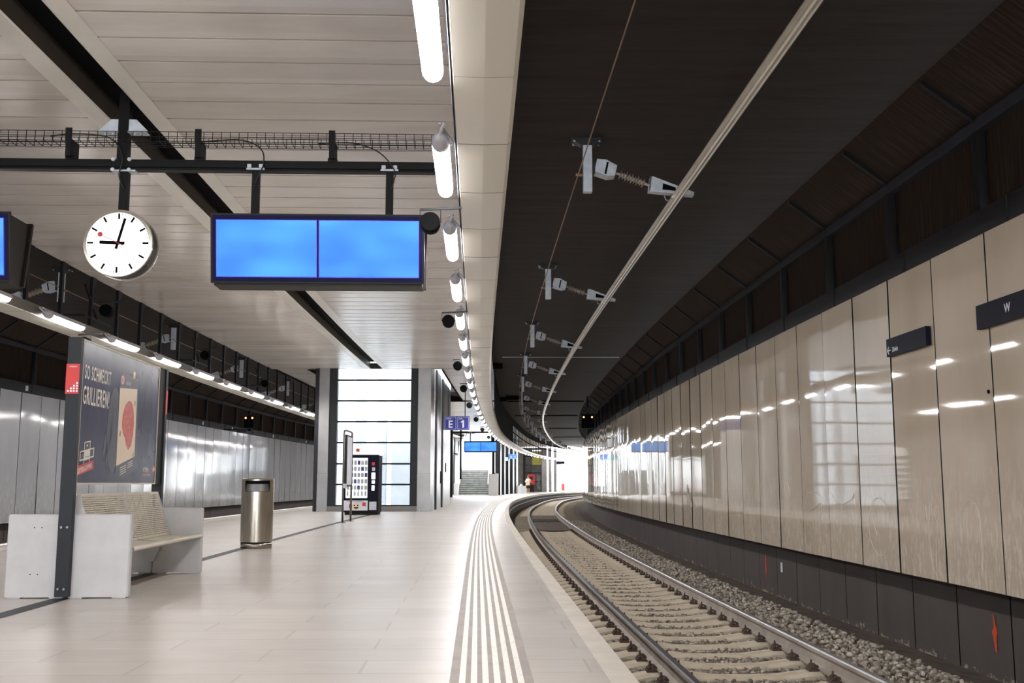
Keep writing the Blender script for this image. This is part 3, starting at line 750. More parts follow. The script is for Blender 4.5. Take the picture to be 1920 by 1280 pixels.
for sx in (-1, 1): mb.prism([(0, 0), (.24, 0), (.10, .14), (0, .14)], lambda a, b, t, sx=sx: Vector((sx*(.04+a), -.05+t, 4.93+b)), .012); mb.box(min(sx*.05, sx*.26), max(sx*.05, sx*.26), -.07, .07, 4.915, 4.93)
mb.build('gusset_plate', 'galv', hz)
for sx in (-.2, -.12, .12, .2): MB().lathe([(.016, 0), (.016, -.02)], (sx, -.03, 4.915), seg=8).build('bolt', 'galv', hz)
for x in (-.09, .09):
    for z in (4.48, 4.60): MB().lathe([(.022, 0), (.022, -.02)], (x, -.06, z), (0, 1, 0), 8).build('bolt', 'galv', hz)
# wire cable tray
tr = thing('cable_tray', 'long wire mesh cable tray running just above the cross beam', 'cable tray', W(YB, 0, 0), -th(YB))
mb = MB(); x0, x1 = -9.3, -2.9; zt_ = 4.80
for y, z in ((-.11, 0), (-.11, .055), (-.11, .11), (-.04, 0), (.04, 0), (.11, 0), (.11, .055), (.11, .11)): mb.bar((x0, y, zt_+z), (x1, y, zt_+z), .006)
x = x0
while x < x1:
    for p, q in (((x, -.11, zt_+.11), (x, -.11, zt_)), ((x, -.11, zt_), (x, .11, zt_)), ((x, .11, zt_), (x, .11, zt_+.11))): mb.bar(p, q, .006)
    x += .098
mb.build('wire_mesh', 'blacksteel', tr)
for x in (px(-4.95), px(-3.52), px(-2.03), -8.6):
    mb = MB(); mb.box(x-.03, x+.03, -.12, .12, 4.62, 4.82); mb.box(x-.05, x+.05, -.06, .06, 4.60, 4.64); mb.box(x-.035, x+.035, -.13, -.115, 4.78, 4.94); mb.build('tray_bracket', 'blacksteel', tr)
def cab(lab, pts):
    # smooth curve through points
    P = [Vector(p) for p in pts]; out = []
    for i in range(len(P)-1):
        a, b, c, d = P[max(i-1, 0)], P[i], P[i+1], P[min(i+2, len(P)-1)]
        for k in range(6):
            t_ = k/6; out.append(.5*((2*b)+(c-a)*t_+(2*a-5*b+4*c-d)*t_**2+(3*b-a-3*c+d)*t_**3))
    out.append(P[-1]); mb = MB(); mb.smooth = True; mb.path(out, .008, 6); o = mb.build('power_cable', 'cable'); tag(o, lab, 'cable')
def wp(x, y, z): return W(YB+y, x, z)
cab('black cable looping from the tray down to the left pole of the large display', [wp(px(-3.5), -.02, 4.83), wp(px(-3.05), -.05, 4.84), wp(px(-2.82), -.10, 4.72), wp(px(-2.79), -.10, 4.55), wp(px(-2.86), -.07, 4.40), wp(px(-2.89), -.05, 4.30)])
cab('black cable looping from the tray down to the right pole of the large display', [wp(px(-2.2), -.02, 4.82), wp(px(-1.8), -.05, 4.82), wp(px(-1.5), -.09, 4.70), wp(px(-1.33), -.10, 4.50), wp(px(-1.33), -.09, 4.38), wp(px(-1.37), -.05, 4.28)])
cab('black cable wound beside the clock pole above the cross beam', [wp(px(-5.2), 0, 4.88), wp(px(-4.9), -.12, 4.87), wp(px(-4.5), -.12, 4.83), wp(px(-4.35), -.12, 4.62), wp(px(-4.38), -.1, 4.40), wp(px(-4.33), -.05, 4.26)])
# big double displays
def make_display(lab):
    o = thing('information_display', lab, 'display', group='blue double-sided displays'); wd = 1.165; zb, zt2 = -.735, 0.0
    yt, yb = .30, .155
    mb = MB(); v = []
    prof = [(-yt+.03, zt2), (yt-.03, zt2), (yb, zb-.02), (-yb, zb-.02)]
    for x in (-wd+.03, wd-.03): v += [(x, y, z) for y, z in prof]
    mb.add(v, [(0, 1, 2, 3), (7, 6, 5, 4), (0, 4, 5, 1), (1, 5, 6, 2), (2, 6, 7, 3), (3, 7, 4, 0)]); mb.build('housing', 'case', o)
    for sg in (-1, 1):
        T = Vector((0, sg*yt, zt2+.015)); Bm = Vector((0, sg*(yb+.02), zb+.0)); up = (T-Bm).normalized(); nrm = Vector((0, sg*up.z, -sg*up.y*1)); nrm = Vector((0, sg*abs(up.z), -abs(up.y)))
        H = (T-Bm).length
        def P(a, b, t, Bm=Bm, up=up, nrm=nrm): return Vector((a, 0, 0))+Bm+up*b+nrm*t
        def fra(x0, x1, b0, b1, t0, t1, mat, name, par):
            mb = MB(); mb.prism([(x0, b0), (x1, b0), (x1, b1), (x0, b1)], lambda a, b, t: P(a, b, t0+t), t1-t0); return mb.build(name, mat, par)
        sf = fra(-wd, wd, 0, H, -.03, .012, 'case', 'front_frame' if sg < 0 else 'rear_frame', o)
        fra(-wd+.02, wd-.02, .02, H-.02, .012, .016, 'screen_edge', 'surround', sf)
        for xa, xb in ((-wd+.068, -.018), (.018, wd-.068)):
            fra(xa-.008, xb+.008, .066, H-.068, .016, .018, 'screen_rim', 'screen_rim', sf)
            fra(xa, xb, .075, H-.076, .018, .020, 'screen', 'screen', sf)
    for x in (-.75, .75):
        mb = MB(); mb.box(x-.04, x+.04, -.04, .04, .0, .60); mb.build('hanging_pole', 'blacksteel', o)
        mb = MB(); mb.box(x-.10, x+.10, -.07, .07, .58, .60); mb.build('clamp_plate', 'galv', o)
        for xx in (-.065, .065):
            mb = MB(); mb.lathe([(.020, 0), (.020, .03)], (x+xx, -.05, .60), seg=8); mb.box(x+xx-.022, x+xx+.022, -.085, -.055, .60, .64); mb.build('clamp_bolt', 'galv', o)
    return o
dp = make_display('large blue lit display hanging below the nearest cross beam, right of the clock')
place(dp, YB, px(-2.135), 3.915)
c = copy_tree(dp); place(c, YB, px(-6.62), 3.915); c['label'] = 'blue lit display cut off by the left photo edge, left of the clock'
S2 = 73.0
cross_beam(S2, -6.9, -2.7, 'distant dark beam above the small blue display at the far stairs', False)
c = copy_tree(dp); place(c, S2, -4.52, 3.90); c['label'] = 'small distant blue display hanging in front of the stairs'
# clock
ck = thing('station_clock', 'round white double-sided clock with black hands and red second hand, beside the large display', 'clock', W(YB, px(-4.345), 3.63), -th(YB))
def disc(name, r0, y0, y1, mat, par, seg=48, bev=0):
    mb = MB(); mb.smooth = False; mb.lathe([(r0-bev, y0), (r0, y0+bev), (r0, y1-bev), (r0-bev, y1)] if bev else [(r0, y0), (r0, y1)], (0, 0, 0), (0, 1, 0), seg); return mb.build(name, mat, par)
disc('drum', .362, -.11, .11, 'case', ck)
for sg in (-1, 1):
    nm = 'front_rim' if sg < 0 else 'rear_rim'
    mb = MB(); mb.lathe([(.340, sg*.135), (.375, sg*.130), (.378, sg*.10), (.360, sg*.10)][::(1 if sg > 0 else -1)], (0, 0, 0), (0, 1, 0), 48, cap=False); mb.build(nm, 'alu', ck)
    mb = MB(); mb.lathe([(.352, min(sg*.11, sg*.124)), (.352, max(sg*.11, sg*.124))], (0, 0, 0), (0, 1, 0), 48); dl = mb.build('dial', 'dial', ck)
    fy = sg*.126
    mb = MB()
    def rad(a, r0, r1, wd, mbx, off=0.0):
        a = math.radians(a); dx, dz = math.sin(a)*(-sg), math.cos(a)
        nx, nz = dz, -dx; v = []
        for y in (fy+sg*off, fy+sg*(off+.003)):
            for r_, s_ in ((r0, -1), (r0, 1), (r1, 1), (r1, -1)): v.append((dx*r_+nx*s_*wd/2, y, dz*r_+nz*s_*wd/2))
        mbx.add(v, [(0, 1, 2, 3), (7, 6, 5, 4), (0, 4, 5, 1), (1, 5, 6, 2), (2, 6, 7, 3), (3, 7, 4, 0)])
    for i in range(60):
        if i % 5 == 0: rad(i*6, .268, .335, .022, mb)
        else: rad(i*6, .315, .335, .006, mb)
    mb.build('minute_marks', 'black', dl)
    mb = MB(); rad(14, -.07, .285, .030, mb, .006); mb.build('minute_hand', 'black', dl)
    mb = MB(); rad(272, -.075, .20, .036, mb, .003); mb.build('hour_hand', 'black', dl)
    mb = MB(); rad(296, -.09, .20, .007, mb, .010); a = math.radians(296); mb.lathe([(.028, 0), (.028, .003)], (math.sin(a)*-sg*.215, fy+sg*.011, math.cos(a)*.215), (0, sg, 0), 16); mb.build('second_hand', 'crimson', dl)
mb = MB(); mb.box(-.045, .045, -.045, .045, .355, .87); mb.build('hanging_pole', 'blacksteel', ck)
mb = MB(); mb.box(-.13, .13, -.07, .07, .835, .85); mb.build('clamp_plate', 'galv', ck)
mb = MB(); mb.box(-.012, .012, -.012, .012, 0, .005, Matrix.Translation((.30, -.02, -.215)) @ Matrix.Rotation(.8, 4, 'Y')); mb.build('latch', 'alu', ck)
c = copy_tree(ck); place(c, 133, -5.6, 3.4); c['label'] = 'tiny far station clock against the bright daylight at the tunnel end'

# ------------------------------------------------------------------ platform furniture: bench with poster board
BX, BY = -3.955, 9.43
bench = thing('double_bench', 'double-sided bench with pale concrete end walls and cream wire seats', 'bench', (BX, BY, 0), .045)
def cpanel(x0, x1, y0):
    mb = MB(); mb.box(x0, x1, y0, y0+.085, .012, .735, bev=.012)
    mb.box(x0+.02, x0+.14, y0+.01, y0+.075, 0, .012); mb.box(x1-.14, x1-.02, y0+.01, y0+.075, 0, .012)
    return mb.build('end_wall', 'concrete', bench)
for y0 in (0, 2.56):
    for x0, x1 in ((-.535, -.004), (.004, .545)):
        e_ = cpanel(x0, x1, y0)
        if y0 == 0 and x0 < 0:
            for xx, zz in ((-.30, .62), (-.235, .62), (-.315, .21), (-.25, .21)): MB().lathe([(.006, 0), (.006, -.002)], (xx, 0, zz), (0, 1, 0), 8).build('screw_hole', 'black', e_)
for sg in (1, -1):
    for k in range(2):
        ya, yb2 = .115+k*1.21, .115+k*1.21+1.19
        mb = MB(); mb2 = MB(); n = 23
        for i in range(n):
            t_ = i/(n-1); z = .46+t_*.43; x = sg*(.20-.155*t_**.85); mb.bar((x, ya, z), (x, yb2, z), .008, .0130)
        top = sg*.035; mb.bar((top, ya, .905), (top, yb2, .905), .035, .022)
        mb.bar((sg*.205, ya, .45), (sg*.205, yb2, .45), .015, .015)
        for yy in np.linspace(ya+.01, yb2-.01, 5): mb.path([(sg*(.195-.155*(j/6)**.85)-sg*.006, yy, .46+j/6*.43) for j in range(7)], .008, 5)
        mb.build('backrest', 'cream', bench)
        mb = MB(); n = 26
        for i in range(n):
            t_ = i/(n-1); x = sg*(.20+.34*t_); z = .435-.012*math.sin(t_*PI)+(.0 if t_ < .85 else -.01*(t_-.85)/.15); mb.bar((x, ya, z), (x, yb2, z), .009, .008)
        mb.smooth = True; mb.path([(sg*.548, ya, .425), (sg*.548, yb2, .425)], .021, 10); mb.smooth = False
        for yy in np.linspace(ya+.01, yb2-.01, 5): mb.bar((sg*.2, yy, .422), (sg*.545, yy, .418), .012, .014)
        mb.build('seat', 'cream', bench)
for yy in (.10, 1.315, 2.53):
    for sg in (1, -1):
        mb = MB(); mb.prism([(.0, .40), (.02, .90), (.05, .90), (.20, .45), (.54, .415), (.54, .395), (.12, .37), (.03, .14), (0, .14)], lambda a, b, t, sg=sg, yy=yy: Vector((sg*a, yy+t-.006, b)), .012)
        mb.build('support_plate', 'concrete', bench)
mb = MB(); mb.box(-.04, .04, .085, 2.56, .34, .40); mb.build('centre_rail', 'cream', bench)
# poster board
PX = 0.03
ad = thing('poster_board', 'tall dark-framed poster board with a navy grill meat advert behind the bench', 'poster board', (BX-.01, BY, 0), .045)
for nm, y0, y1 in (('post', -.075, -.005), ('post', 2.655, 2.725)):
    mb = MB(); mb.box(-.058, .058, y0, y1, .02 if y0 < 0 else .05, 2.325); po = mb.build(nm, 'darkgrey', ad)
    if y0 < 0:
        for xx in (-.026, .026):
            for zz in (.625, .09): MB().lathe([(.014, 0), (.010, -.012)], (xx, y0, zz), (0, 1, 0), 10).build('bolt', 'steel', po)
mb = MB(); mb.box(-.045, .045, -.005, 2.655, 1.0, 2.325); fr_ = mb.build('cabinet', 'blacksteel', ad)
mb = MB()
for a in (((.045, .0), (1.0, 1.018)), ): pass
for z0, z1, y0, y1 in ((1.0, 1.016, -.005, 2.40), (2.306, 2.32, -.005, 2.40), (1.016, 2.306, -.005, .010), (1.016, 2.306, 2.385, 2.40)): mb.box(.045, .056, y0, y1, z0, z1)
mb.build('frame_edge', 'cream', ad)
mb = MB(); mb.box(.045, .050, .010, 2.385, 1.016, 2.306); ps = mb.build('poster', 'poster', ad)
mb = MB(); mb.box(-.062, .056, -.082, -.075, 1.81, 2.08); rp = mb.build('red_badge', 'red', ad)
mb = MB()
for r_ in range(4):
    for c_ in range(r_, 4): mb.box(-.045+c_*.026, -.029+c_*.026, -.0835, -.082, 1.826+r_*.024, 1.842+r_*.024)
mb.build('dot_triangle', 'signwhite', rp)
text('badge_lettering', 'APG|SGA', .017, 'signwhite', rp, (-.035, -.083, 2.05), (PI/2, 0, 0), 1.0)
mb = MB(); mb.box(.058, .062, 2.66, 2.72, 1.81, 2.08); mb.build('red_badge', 'red', ad)
def pmap(y, z):                    # layout units of the artwork to metres along and up the board
    r_ = -3.93/y; l = (-3.915-9.43*r_)/(r_+.045)+.035; return l, 1.012+(z-1.012)*(9.43+l)/y
def pp(y, z, t=.0): l, zz = pmap(y, z); return Vector((.050+t, l, zz))
def ppoly(name, pts, mat, lay, par=ps):
    mb = MB(); n = len(pts); v = [pp(y, z, .0012*(lay-1)) for y, z in pts]+[pp(y, z, .0012*lay) for y, z in pts]
    mb.add(v, [tuple(range(n-1, -1, -1)), tuple(range(n, 2*n))]+[(i, (i+1) % n, n+(i+1) % n, n+i) for i in range(n)]); return mb.build(name, mat, par)
def ptext(name, s, y, z, size, mat, sx, bold, lay, shear_rot=0):
    return text(name, s, size, mat, ps, (.0500+.0012*lay, pmap(y, z)[0], pmap(y, z)[1]), (PI/2+0, 0, PI/2) if not shear_rot else Euler((PI/2, 0, PI/2)).to_matrix().to_4x4().to_euler(), sx, bold, depth=.0006)
t1 = ptext('headline', 'SO SCHMECKT', 9.50, 1.965, .185, 'ivory', .50, .0024, 1)
t2 = ptext('headline', 'GRILLIEREN!', 9.48, 1.735, .235, 'ivory', .475, .0032, 1)
# meat package
ppoly('package', [(10.36, 1.10), (10.60, 1.06), (10.98, 1.17), (10.95, 1.30), (10.86, 2.09), (10.42, 2.12), (10.36, 2.0)], 'posterdark', 1)
def ell(cy, cz, ry, rz, n=28, f=None): return [(cy+ry*math.cos(2*PI*i/n)*(f(2*PI*i/n) if f else 1), cz+rz*math.sin(2*PI*i/n)*(f(2*PI*i/n) if f else 1)) for i in range(n)]
ppoly('shadow', [(y-.10, z) for y, z in ell(10.36, 1.53, .17, .42)], 'posterdark', 1)
ppoly('card', [(10.37, 1.18), (10.86, 1.285), (10.85, 1.985), (10.37, 1.955)], 'bread', 2)
ppoly('meat', [(10.67, 1.345), (10.75, 1.40), (10.79, 1.52), (10.80, 1.66), (10.76, 1.78), (10.69, 1.845), (10.61, 1.84), (10.53, 1.79), (10.48, 1.70), (10.47, 1.60), (10.50, 1.52), (10.57, 1.46), (10.61, 1.39)], 'meat', 3)
ppoly('round_stamp', ell(10.43, 2.04, .045, .045), 'bread', 2); ppoly('round_stamp', ell(10.43, 2.04, .028, .028), 'pink', 3)
ppoly('small_label', [(10.72, 2.085), (10.78, 2.088), (10.78, 2.155), (10.72, 2.152)], 'bread', 2)
ptext('package_lettering', 'SUTTERO', 10.53, 2.005, .042, 'ivory', .8, .001, 2)
for i in range(4):
    ppoly('fine_print', [(10.48, 1.165-i*.022), (10.64, 1.20-i*.022), (10.64, 1.192-i*.022), (10.48, 1.157-i*.022)], 'ivory', 2)
    if i < 3: ppoly('fine_print', [(10.68, 1.215-i*.022), (10.82, 1.245-i*.022), (10.82, 1.237-i*.022), (10.68, 1.207-i*.022)], 'ivory', 2)
for cy, cz in ((10.80, 1.83), (10.82, 1.30), (10.43, 1.50)): ppoly('herb_leaf', ell(cy, cz, .014, .03, 10), 'stair', 3)
for i, (a, b) in enumerate(((1.30, .10), (1.22, .12), (1.40, .08))): ppoly('fold', [(10.02+i*.07, a), (10.06+i*.07, a+.22), (10.08+i*.07, a+.10), (10.06+i*.06, a-.08)], 'posterdark', 1)
# folded pack icon and red web tag
def frame_poly(name, y0, y1, z0, z1, w_, mat, lay, sl=.0):
    for (a, b, c_, d_) in ((y0, y1, z0, z0+w_), (y0, y1, z1-w_, z1), (y0, y0+w_, z0, z1), (y1-w_, y1, z0, z1)):
        ppoly(name, [(a, c_+(a-9.6)*sl), (b, c_+(b-9.6)*sl), (b, d_+(b-9.6)*sl), (a, d_+(a-9.6)*sl)], mat, lay)
ppoly('icon_fill', [(9.49, 1.205), (9.80, 1.26), (9.80, 1.325), (9.49, 1.27)], 'posterblack', 1); ppoly('icon_fill', [(9.57, 1.26), (9.71, 1.29), (9.71, 1.40), (9.57, 1.38)], 'posterblack', 1)
frame_poly('icon_outline', 9.48, 9.80, 1.225, 1.315, .013, 'ivory', 2, .15); frame_poly('icon_outline', 9.57, 9.71, 1.16, 1.39, .011, 'ivory', 2, .12)
ppoly('icon_centre', [(9.58, 1.215), (9.70, 1.235), (9.70, 1.325), (9.58, 1.305)], 'ivory', 3)
ppoly('icon_mark', ell(9.635, 1.355, .014, .012, 8), 'ivory', 3)
for i in range(3): ppoly('icon_dot', ell(9.61+i*.03, 1.250+i*.004, .006, .006, 6), 'posterblack', 4)
ppoly('web_tag', [(9.425, 1.075), (9.80, 1.145), (9.80, 1.225), (9.425, 1.16)], 'crimson', 3)
wt = ptext('web_lettering', 'SUTTERO.CH/WIN', 9.445, 1.095, .062, 'ivory', .62, .0015, 3); wt.rotation_euler = (PI/2, math.radians(-10)*0, PI/2)
wt.matrix_basis = Matrix.Translation((.0500+.0040, pmap(9.445, 1.093)[0], 1.093)) @ Euler((PI/2, 0, PI/2)).to_matrix().to_4x4() @ Matrix.Rotation(math.radians(10.5), 4, 'Z') @ Matrix.Diagonal((.70, 1, 1, 1))
ptext('brand_lettering', 'SUTTERO', 11.13, 1.135, .060, 'ivory', .72, .0015, 1)
ppoly('brand_underline', [(11.13, 1.095), (11.37, 1.095), (11.37, 1.108), (11.13, 1.108)], 'pink', 1)
ppoly('brand_diamond', [(11.45, 1.105), (11.51, 1.16), (11.47, 1.215), (11.41, 1.16)], 'pink', 1); ppoly('brand_drop', [(11.455, 1.13), (11.48, 1.16), (11.455, 1.19), (11.435, 1.16)], 'ivory', 2)

# ------------------------------------------------------------------ litter bin
bn = thing('litter_bin', 'cylindrical brushed steel litter bin standing over the floor channel', 'litter bin', (-4.03, 16.68, 0), 0)
mb = MB(); mb.smooth = True; mb.lathe([(.243, 0), (.243, .085)], seg=40); mb.build('base_ring', 'binsteel', bn)
mb = MB(); mb.smooth = True; mb.lathe([(.236, .085), (.236, .10)], seg=40); mb.build('joint', 'black', bn)
mb = MB(); n = 48; rr = .250; v = []; f = []
lv = [.10, .88, 1.05, 1.075]
for z in lv:
    for i in range(n): a = 2*PI*i/n; v.append((rr*math.cos(a), rr*math.sin(a), z))
slot = lambda i: ((i-31) % n) < 13
for k in range(3):
    for i in range(n):
        if k == 1 and slot(i): continue
        j = (i+1) % n; f.append((k*n+i, k*n+j, (k+1)*n+j, (k+1)*n+i))
mb.smooth = True; mb.add(v, f); mb.smooth = False
mb.build('body', 'binsteel', bn)
mb = MB(); i_s = 31; v = []; m_ = 13
for i in range(m_+1):
    a = 2*PI*(i_s+i)/n
    for z, r_ in ((.885, rr-.002), (1.045, rr-.035)): v.append((r_*math.cos(a), r_*math.sin(a), z))
mb.smooth = True; mb.add(v, [(2*i, 2*i+2, 2*i+3, 2*i+1) for i in range(m_)]); mb.build('flap', 'steel', bn)
mb = MB(); mb.lathe([(.225, .86), (.225, 1.05)], seg=32); mb.build('liner', 'black', bn)
mb = MB(); mb.smooth = True; mb.lathe([(.252, 1.07), (.252, 1.078), (.235, 1.088), (.12, 1.082), (.02, 1.08)], seg=40); mb.build('lid', 'binsteel', bn)

# ------------------------------------------------------------------ steel framed notice stand
ns = thing('notice_stand', 'narrow steel framed notice stand seen edge-on before the vending machine', 'notice stand', (-4.37, 27.2, 0), .02)
mb = MB(); mb.smooth = True
mb.path([(0, 0, 0), (0, 0, 2.30), (0, .04, 2.36), (.03, .10, 2.38), (.05, 1.0, 2.38), (.06, 1.08, 2.36), (.06, 1.12, 2.30), (.06, 1.12, 0)], .028, 8); mb.smooth = False
for y, x in ((0, 0), (1.12, .06)): mb.lathe([(.09, 0), (.09, .012)], (x, y, 0), seg=16)
mb.build('tube_frame', 'steel', ns)
mb = MB(); mb.box(-.01, .075, .06, 1.06, .92, 2.27); nb = mb.build('notice_case', 'darkgrey', ns)
mb = MB(); mb.box(.075, .079, .10, 1.02, .97, 2.22); mb.build('timetable_sheet', 'signwhite', nb)
mb = MB(); mb.box(.0, .09, -.045, .0, .88, 1.0); mb.build('lock_box', 'steel', ns)

# ------------------------------------------------------------------ vending machine
vm = thing('vending_machine', 'dark vending machine with lit white glass front at the lift wall', 'vending machine', (-4.875, 34.0, 0), .0)
mb = MB(); mb.box(-.56, .56, .0, .85, .08, 1.90); mb.box(-.53, .53, .03, .8, 0, .08); cb = mb.build('cabinet', 'blacksteel', vm)
mb = MB(); mb.box(-.56, .56, -.03, .0, 1.82, 1.93); mb.box(-.56, -.50, -.03, 0, .5, 1.82); mb.box(.20, .24, -.03, 0, .5, 1.82); mb.box(-.56, .56, -.03, 0, .47, .54); mb.build('door_frame', 'signnavy', vm)
mb = MB(); mb.box(-.50, .20, -.004, .0, .54, 1.82); mb.build('backlit_interior', 'white_lit', vm)
gp = MB(); gp.box(-.50, .20, -.028, -.024, .54, 1.82); gp.build('glass_pane', 'glass', vm)
mb = MB()
for i in range(6): mb.box(-.49, .19, -.020, -.005, .60+i*.2, .612+i*.2)
mb.build('shelf', 'pale' if 'pale' in M else 'palegrey', vm)
mb = MB(); mb.box(.24, .56, -.03, .0, .54, 1.82); pn = mb.build('control_panel', 'signnavy', vm)
for nm, x0, x1, z0, z1, mt in (('red_disc', .33, .43, 1.58, 1.68, 'red'), ('coin_slot', .34, .44, 1.40, 1.52, 'palegrey'), ('keypad', .33, .45, 1.14, 1.35, 'white_lit'), ('card_reader', .34, .44, 1.0, 1.10, 'white_lit'), ('display_window', .34, .43, .78, .94, 'white_lit')):
    mb = MB(); mb.box(x0, x1, -.036, -.03, z0, z1, bev=0); mb.build(nm, mt, pn)
mb = MB(); mb.box(-.55, .22, -.034, -.0, .14, .46); pq = mb.build('lower_poster', 'signwhite', vm)
text('poster_lettering', 'CHAT WIN THE ULTIMATE', .055, 'darkgrey', pq, (-.45, -.036, .405), (PI/2, 0, 0), .8)
def pdisc(x, z, r_, mat, nm, lay, sz=1.0):
    mb = MB(); n = 20; v = [(x+r_*math.cos(2*PI*i/n), -.034-.001*lay, z+sz*r_*math.sin(2*PI*i/n)) for i in range(n)]; mb.add(v, [tuple(range(n))]); mb.build(nm, mat, pq)
pdisc(-.16, .275, .13, 'bread', 'round_face', 1, .95)
pdisc(-.205, .30, .02, 'black', 'eye', 2, 1.3); pdisc(-.10, .30, .02, 'black', 'eye', 2, 1.3)
mb = MB(); mb.add([(-.15+.075*math.cos(PI+PI*i/10), -.0365, .245+.05*math.sin(PI+PI*i/10)) for i in range(11)], [tuple(range(11))]); mb.build('smile', 'black', pq)
mb = MB(); mb.box(-.38, -.28, -.036, -.034, .22, .34); mb.box(.05, .16, -.036, -.034, .28, .40); mb.build('red_patch', 'red', pq)
mb = MB(); mb.box(.27, .50, -.034, -.0, .16, .42); mb.build('delivery_flap', 'galv', vm)
mb = MB(); mb.box(-.50, .62, .05, .75, 1.94, 2.22); hd = mb.build('white_header', 'white_lit', vm)
mb = MB(); mb.box(-.20, -.08, .044, .05, 2.02, 2.13); mb.build('orange_mark', 'orange', hd)
def product(nm, lab, grp, mat2):
    p = thing(nm, lab, 'drink' if nm == 'drink_bottle' else 'snack', group=grp); return p
bt = thing('drink_bottle', 'small drink bottle in the bottom row of the vending machine', 'bottle', group='drink bottles in the vending machine')
mb = MB(); mb.smooth = True; mb.lathe([(.032, 0), (.034, .02), (.034, .11), (.014, .15), (.014, .165)], seg=10); mb.build('body', 'palegrey', bt)
mb = MB(); mb.lathe([(.016, .165), (.016, .18)], seg=10); mb.build('cap', 'darkgrey', bt)
for i in range(6):
    c = bt if i == 0 else copy_tree(bt); c.location = (-4.875-.43+i*.115, 33.945, .612)
sk = MB().box(-.045, .045, -.012, .012, 0, .13); sk = sk.build('snack_packet', 'palegrey'); tag(sk, 'pale snack packet on a shelf of the vending machine', 'snack', 'snack packets in the vending machine')
for j in range(5):
    for i in range(6):
        c = sk if (i, j) == (0, 0) else sk.copy()
        if (i, j) != (0, 0): C.objects.link(c)
        if (i*7+j*3) % 4 == 1:
            c.data = c.data.copy(); c.data.materials[0] = M[('orange', 'crimson', 'yellowglass', 'blue')[(i+j) % 4]]; c['label'] = 'coloured snack packet on a shelf of the vending machine'; c['group'] = 'coloured snack packets in the vending machine'
        c.location = (-4.875-.43+i*.115, 33.985, .812+j*.2)

# ------------------------------------------------------------------ glazed lift and shaft building
LX0, LX1, LY0, LY1 = -7.20, -2.96, 38.0, 50.2
lf = thing('lift_building', 'tall glazed lift enclosure with brushed steel corner columns in mid-platform', 'lift building', (0, 0, 0))
ZT = 5.19
def lpart(name, boxes, mat, par=lf):
    mb = MB()
    for b in boxes: mb.box(*b)
    return mb.build(name, mat, par)
for x0, x1, lab in ((-7.05, -6.68, 'l'), (-3.43, -2.96, 'r')):
    c_ = lpart('steel_column', [(x0, x1, LY0, LY0+.5, 1.36, ZT+.2)], 'steel')
    lpart('kick_plate', [(x0-.006, x1+.006, LY0-.006, LY0+.5, 0, 1.355)], 'steel', c_)
lpart('dark_frame', [(-7.20, -7.05, LY0+.02, LY0+.5, 0, ZT+.2)], 'darkgrey')
lpart('dark_frame', [(-6.68, -6.39, LY0+.03, LY0+.3, .16, ZT+.2)], 'darkgrey'); lpart('dark_frame', [(-3.70, -3.43, LY0+.03, LY0+.3, .16, ZT+.2)], 'darkgrey')
lpart('sill', [(-6.68, -3.43, LY0+.02, LY0+.35, 0, .19)], 'granite')
for z in (.20, .965, 1.71, 2.48, 3.24, 4.0, 4.76): lpart('glazing_bar', [(-6.39, -3.70, LY0+.06, LY0+.14, z-.03, z+.03)], 'blacksteel')
lpart('glass_front', [(-6.39, -3.70, LY0+.09, LY0+.10, .19, ZT+.9)], 'frost')
y = LY0+.5
for w_, kind in ((1.2, 's'), (1.1, 'g'), (.35, 'd'), (2.3, 's'), (1.0, 'g'), (.35, 'd'), (5.4, 's')):
    z1 = ZT+.25
    if kind == 's': lpart('side_steel_panel', [(LX1-.12, LX1, y+.01, y+w_-.01, 0, z1)], 'steel')
    elif kind == 'g': lpart('side_glass_pane', [(LX1-.07, LX1-.05, y, y+w_, 0, z1)], 'white')
    else: lpart('dark_frame', [(LX1-.12, LX1+.02, y, y+w_, 0, z1)], 'darkgrey')
    y += w_
lpart('call_button_panel', [(LX1, LX1+.03, 43.3, 43.45, 1.0, 1.5)], 'black'); lpart('call_button_panel', [(LX1, LX1+.03, 46.5, 46.7, 1.5, 1.9)], 'black')
lpart('rear_wall', [(LX0, LX1, LY1-.1, LY1, 0, 9.5)], 'white'); lpart('left_wall', [(LX0, LX0+.1, LY0+.6, LY1, 0, 9.5)], 'white'); lpart('right_inner_wall', [(LX1-.2, LX1-.14, LY0+.6, LY1, 0, 9.5)], 'white')
lpart('inner_pillar', [(-6.15, -5.75, 41.0, 41.4, 0, 9)], 'galv'); lpart('inner_pillar', [(-5.35, -5.0, 41.5, 41.9, 0, 9)], 'galv')
lpart('lift_car', [(-4.75, -3.3, 41.2, 43.0, .02, 4.6)], 'palegrey'); lpart('inner_floor', [(LX0+.1, LX1-.2, LY0+.3, LY1-.1, .0, .02)], 'white')
mb = MB()
for i in range(7): mb.bar((-6.3, 41.9, .6+i*.7), (-4.8, 41.9, 0.0+i*.7), .03)
mb.build('slanted_rail', 'galv', lf)

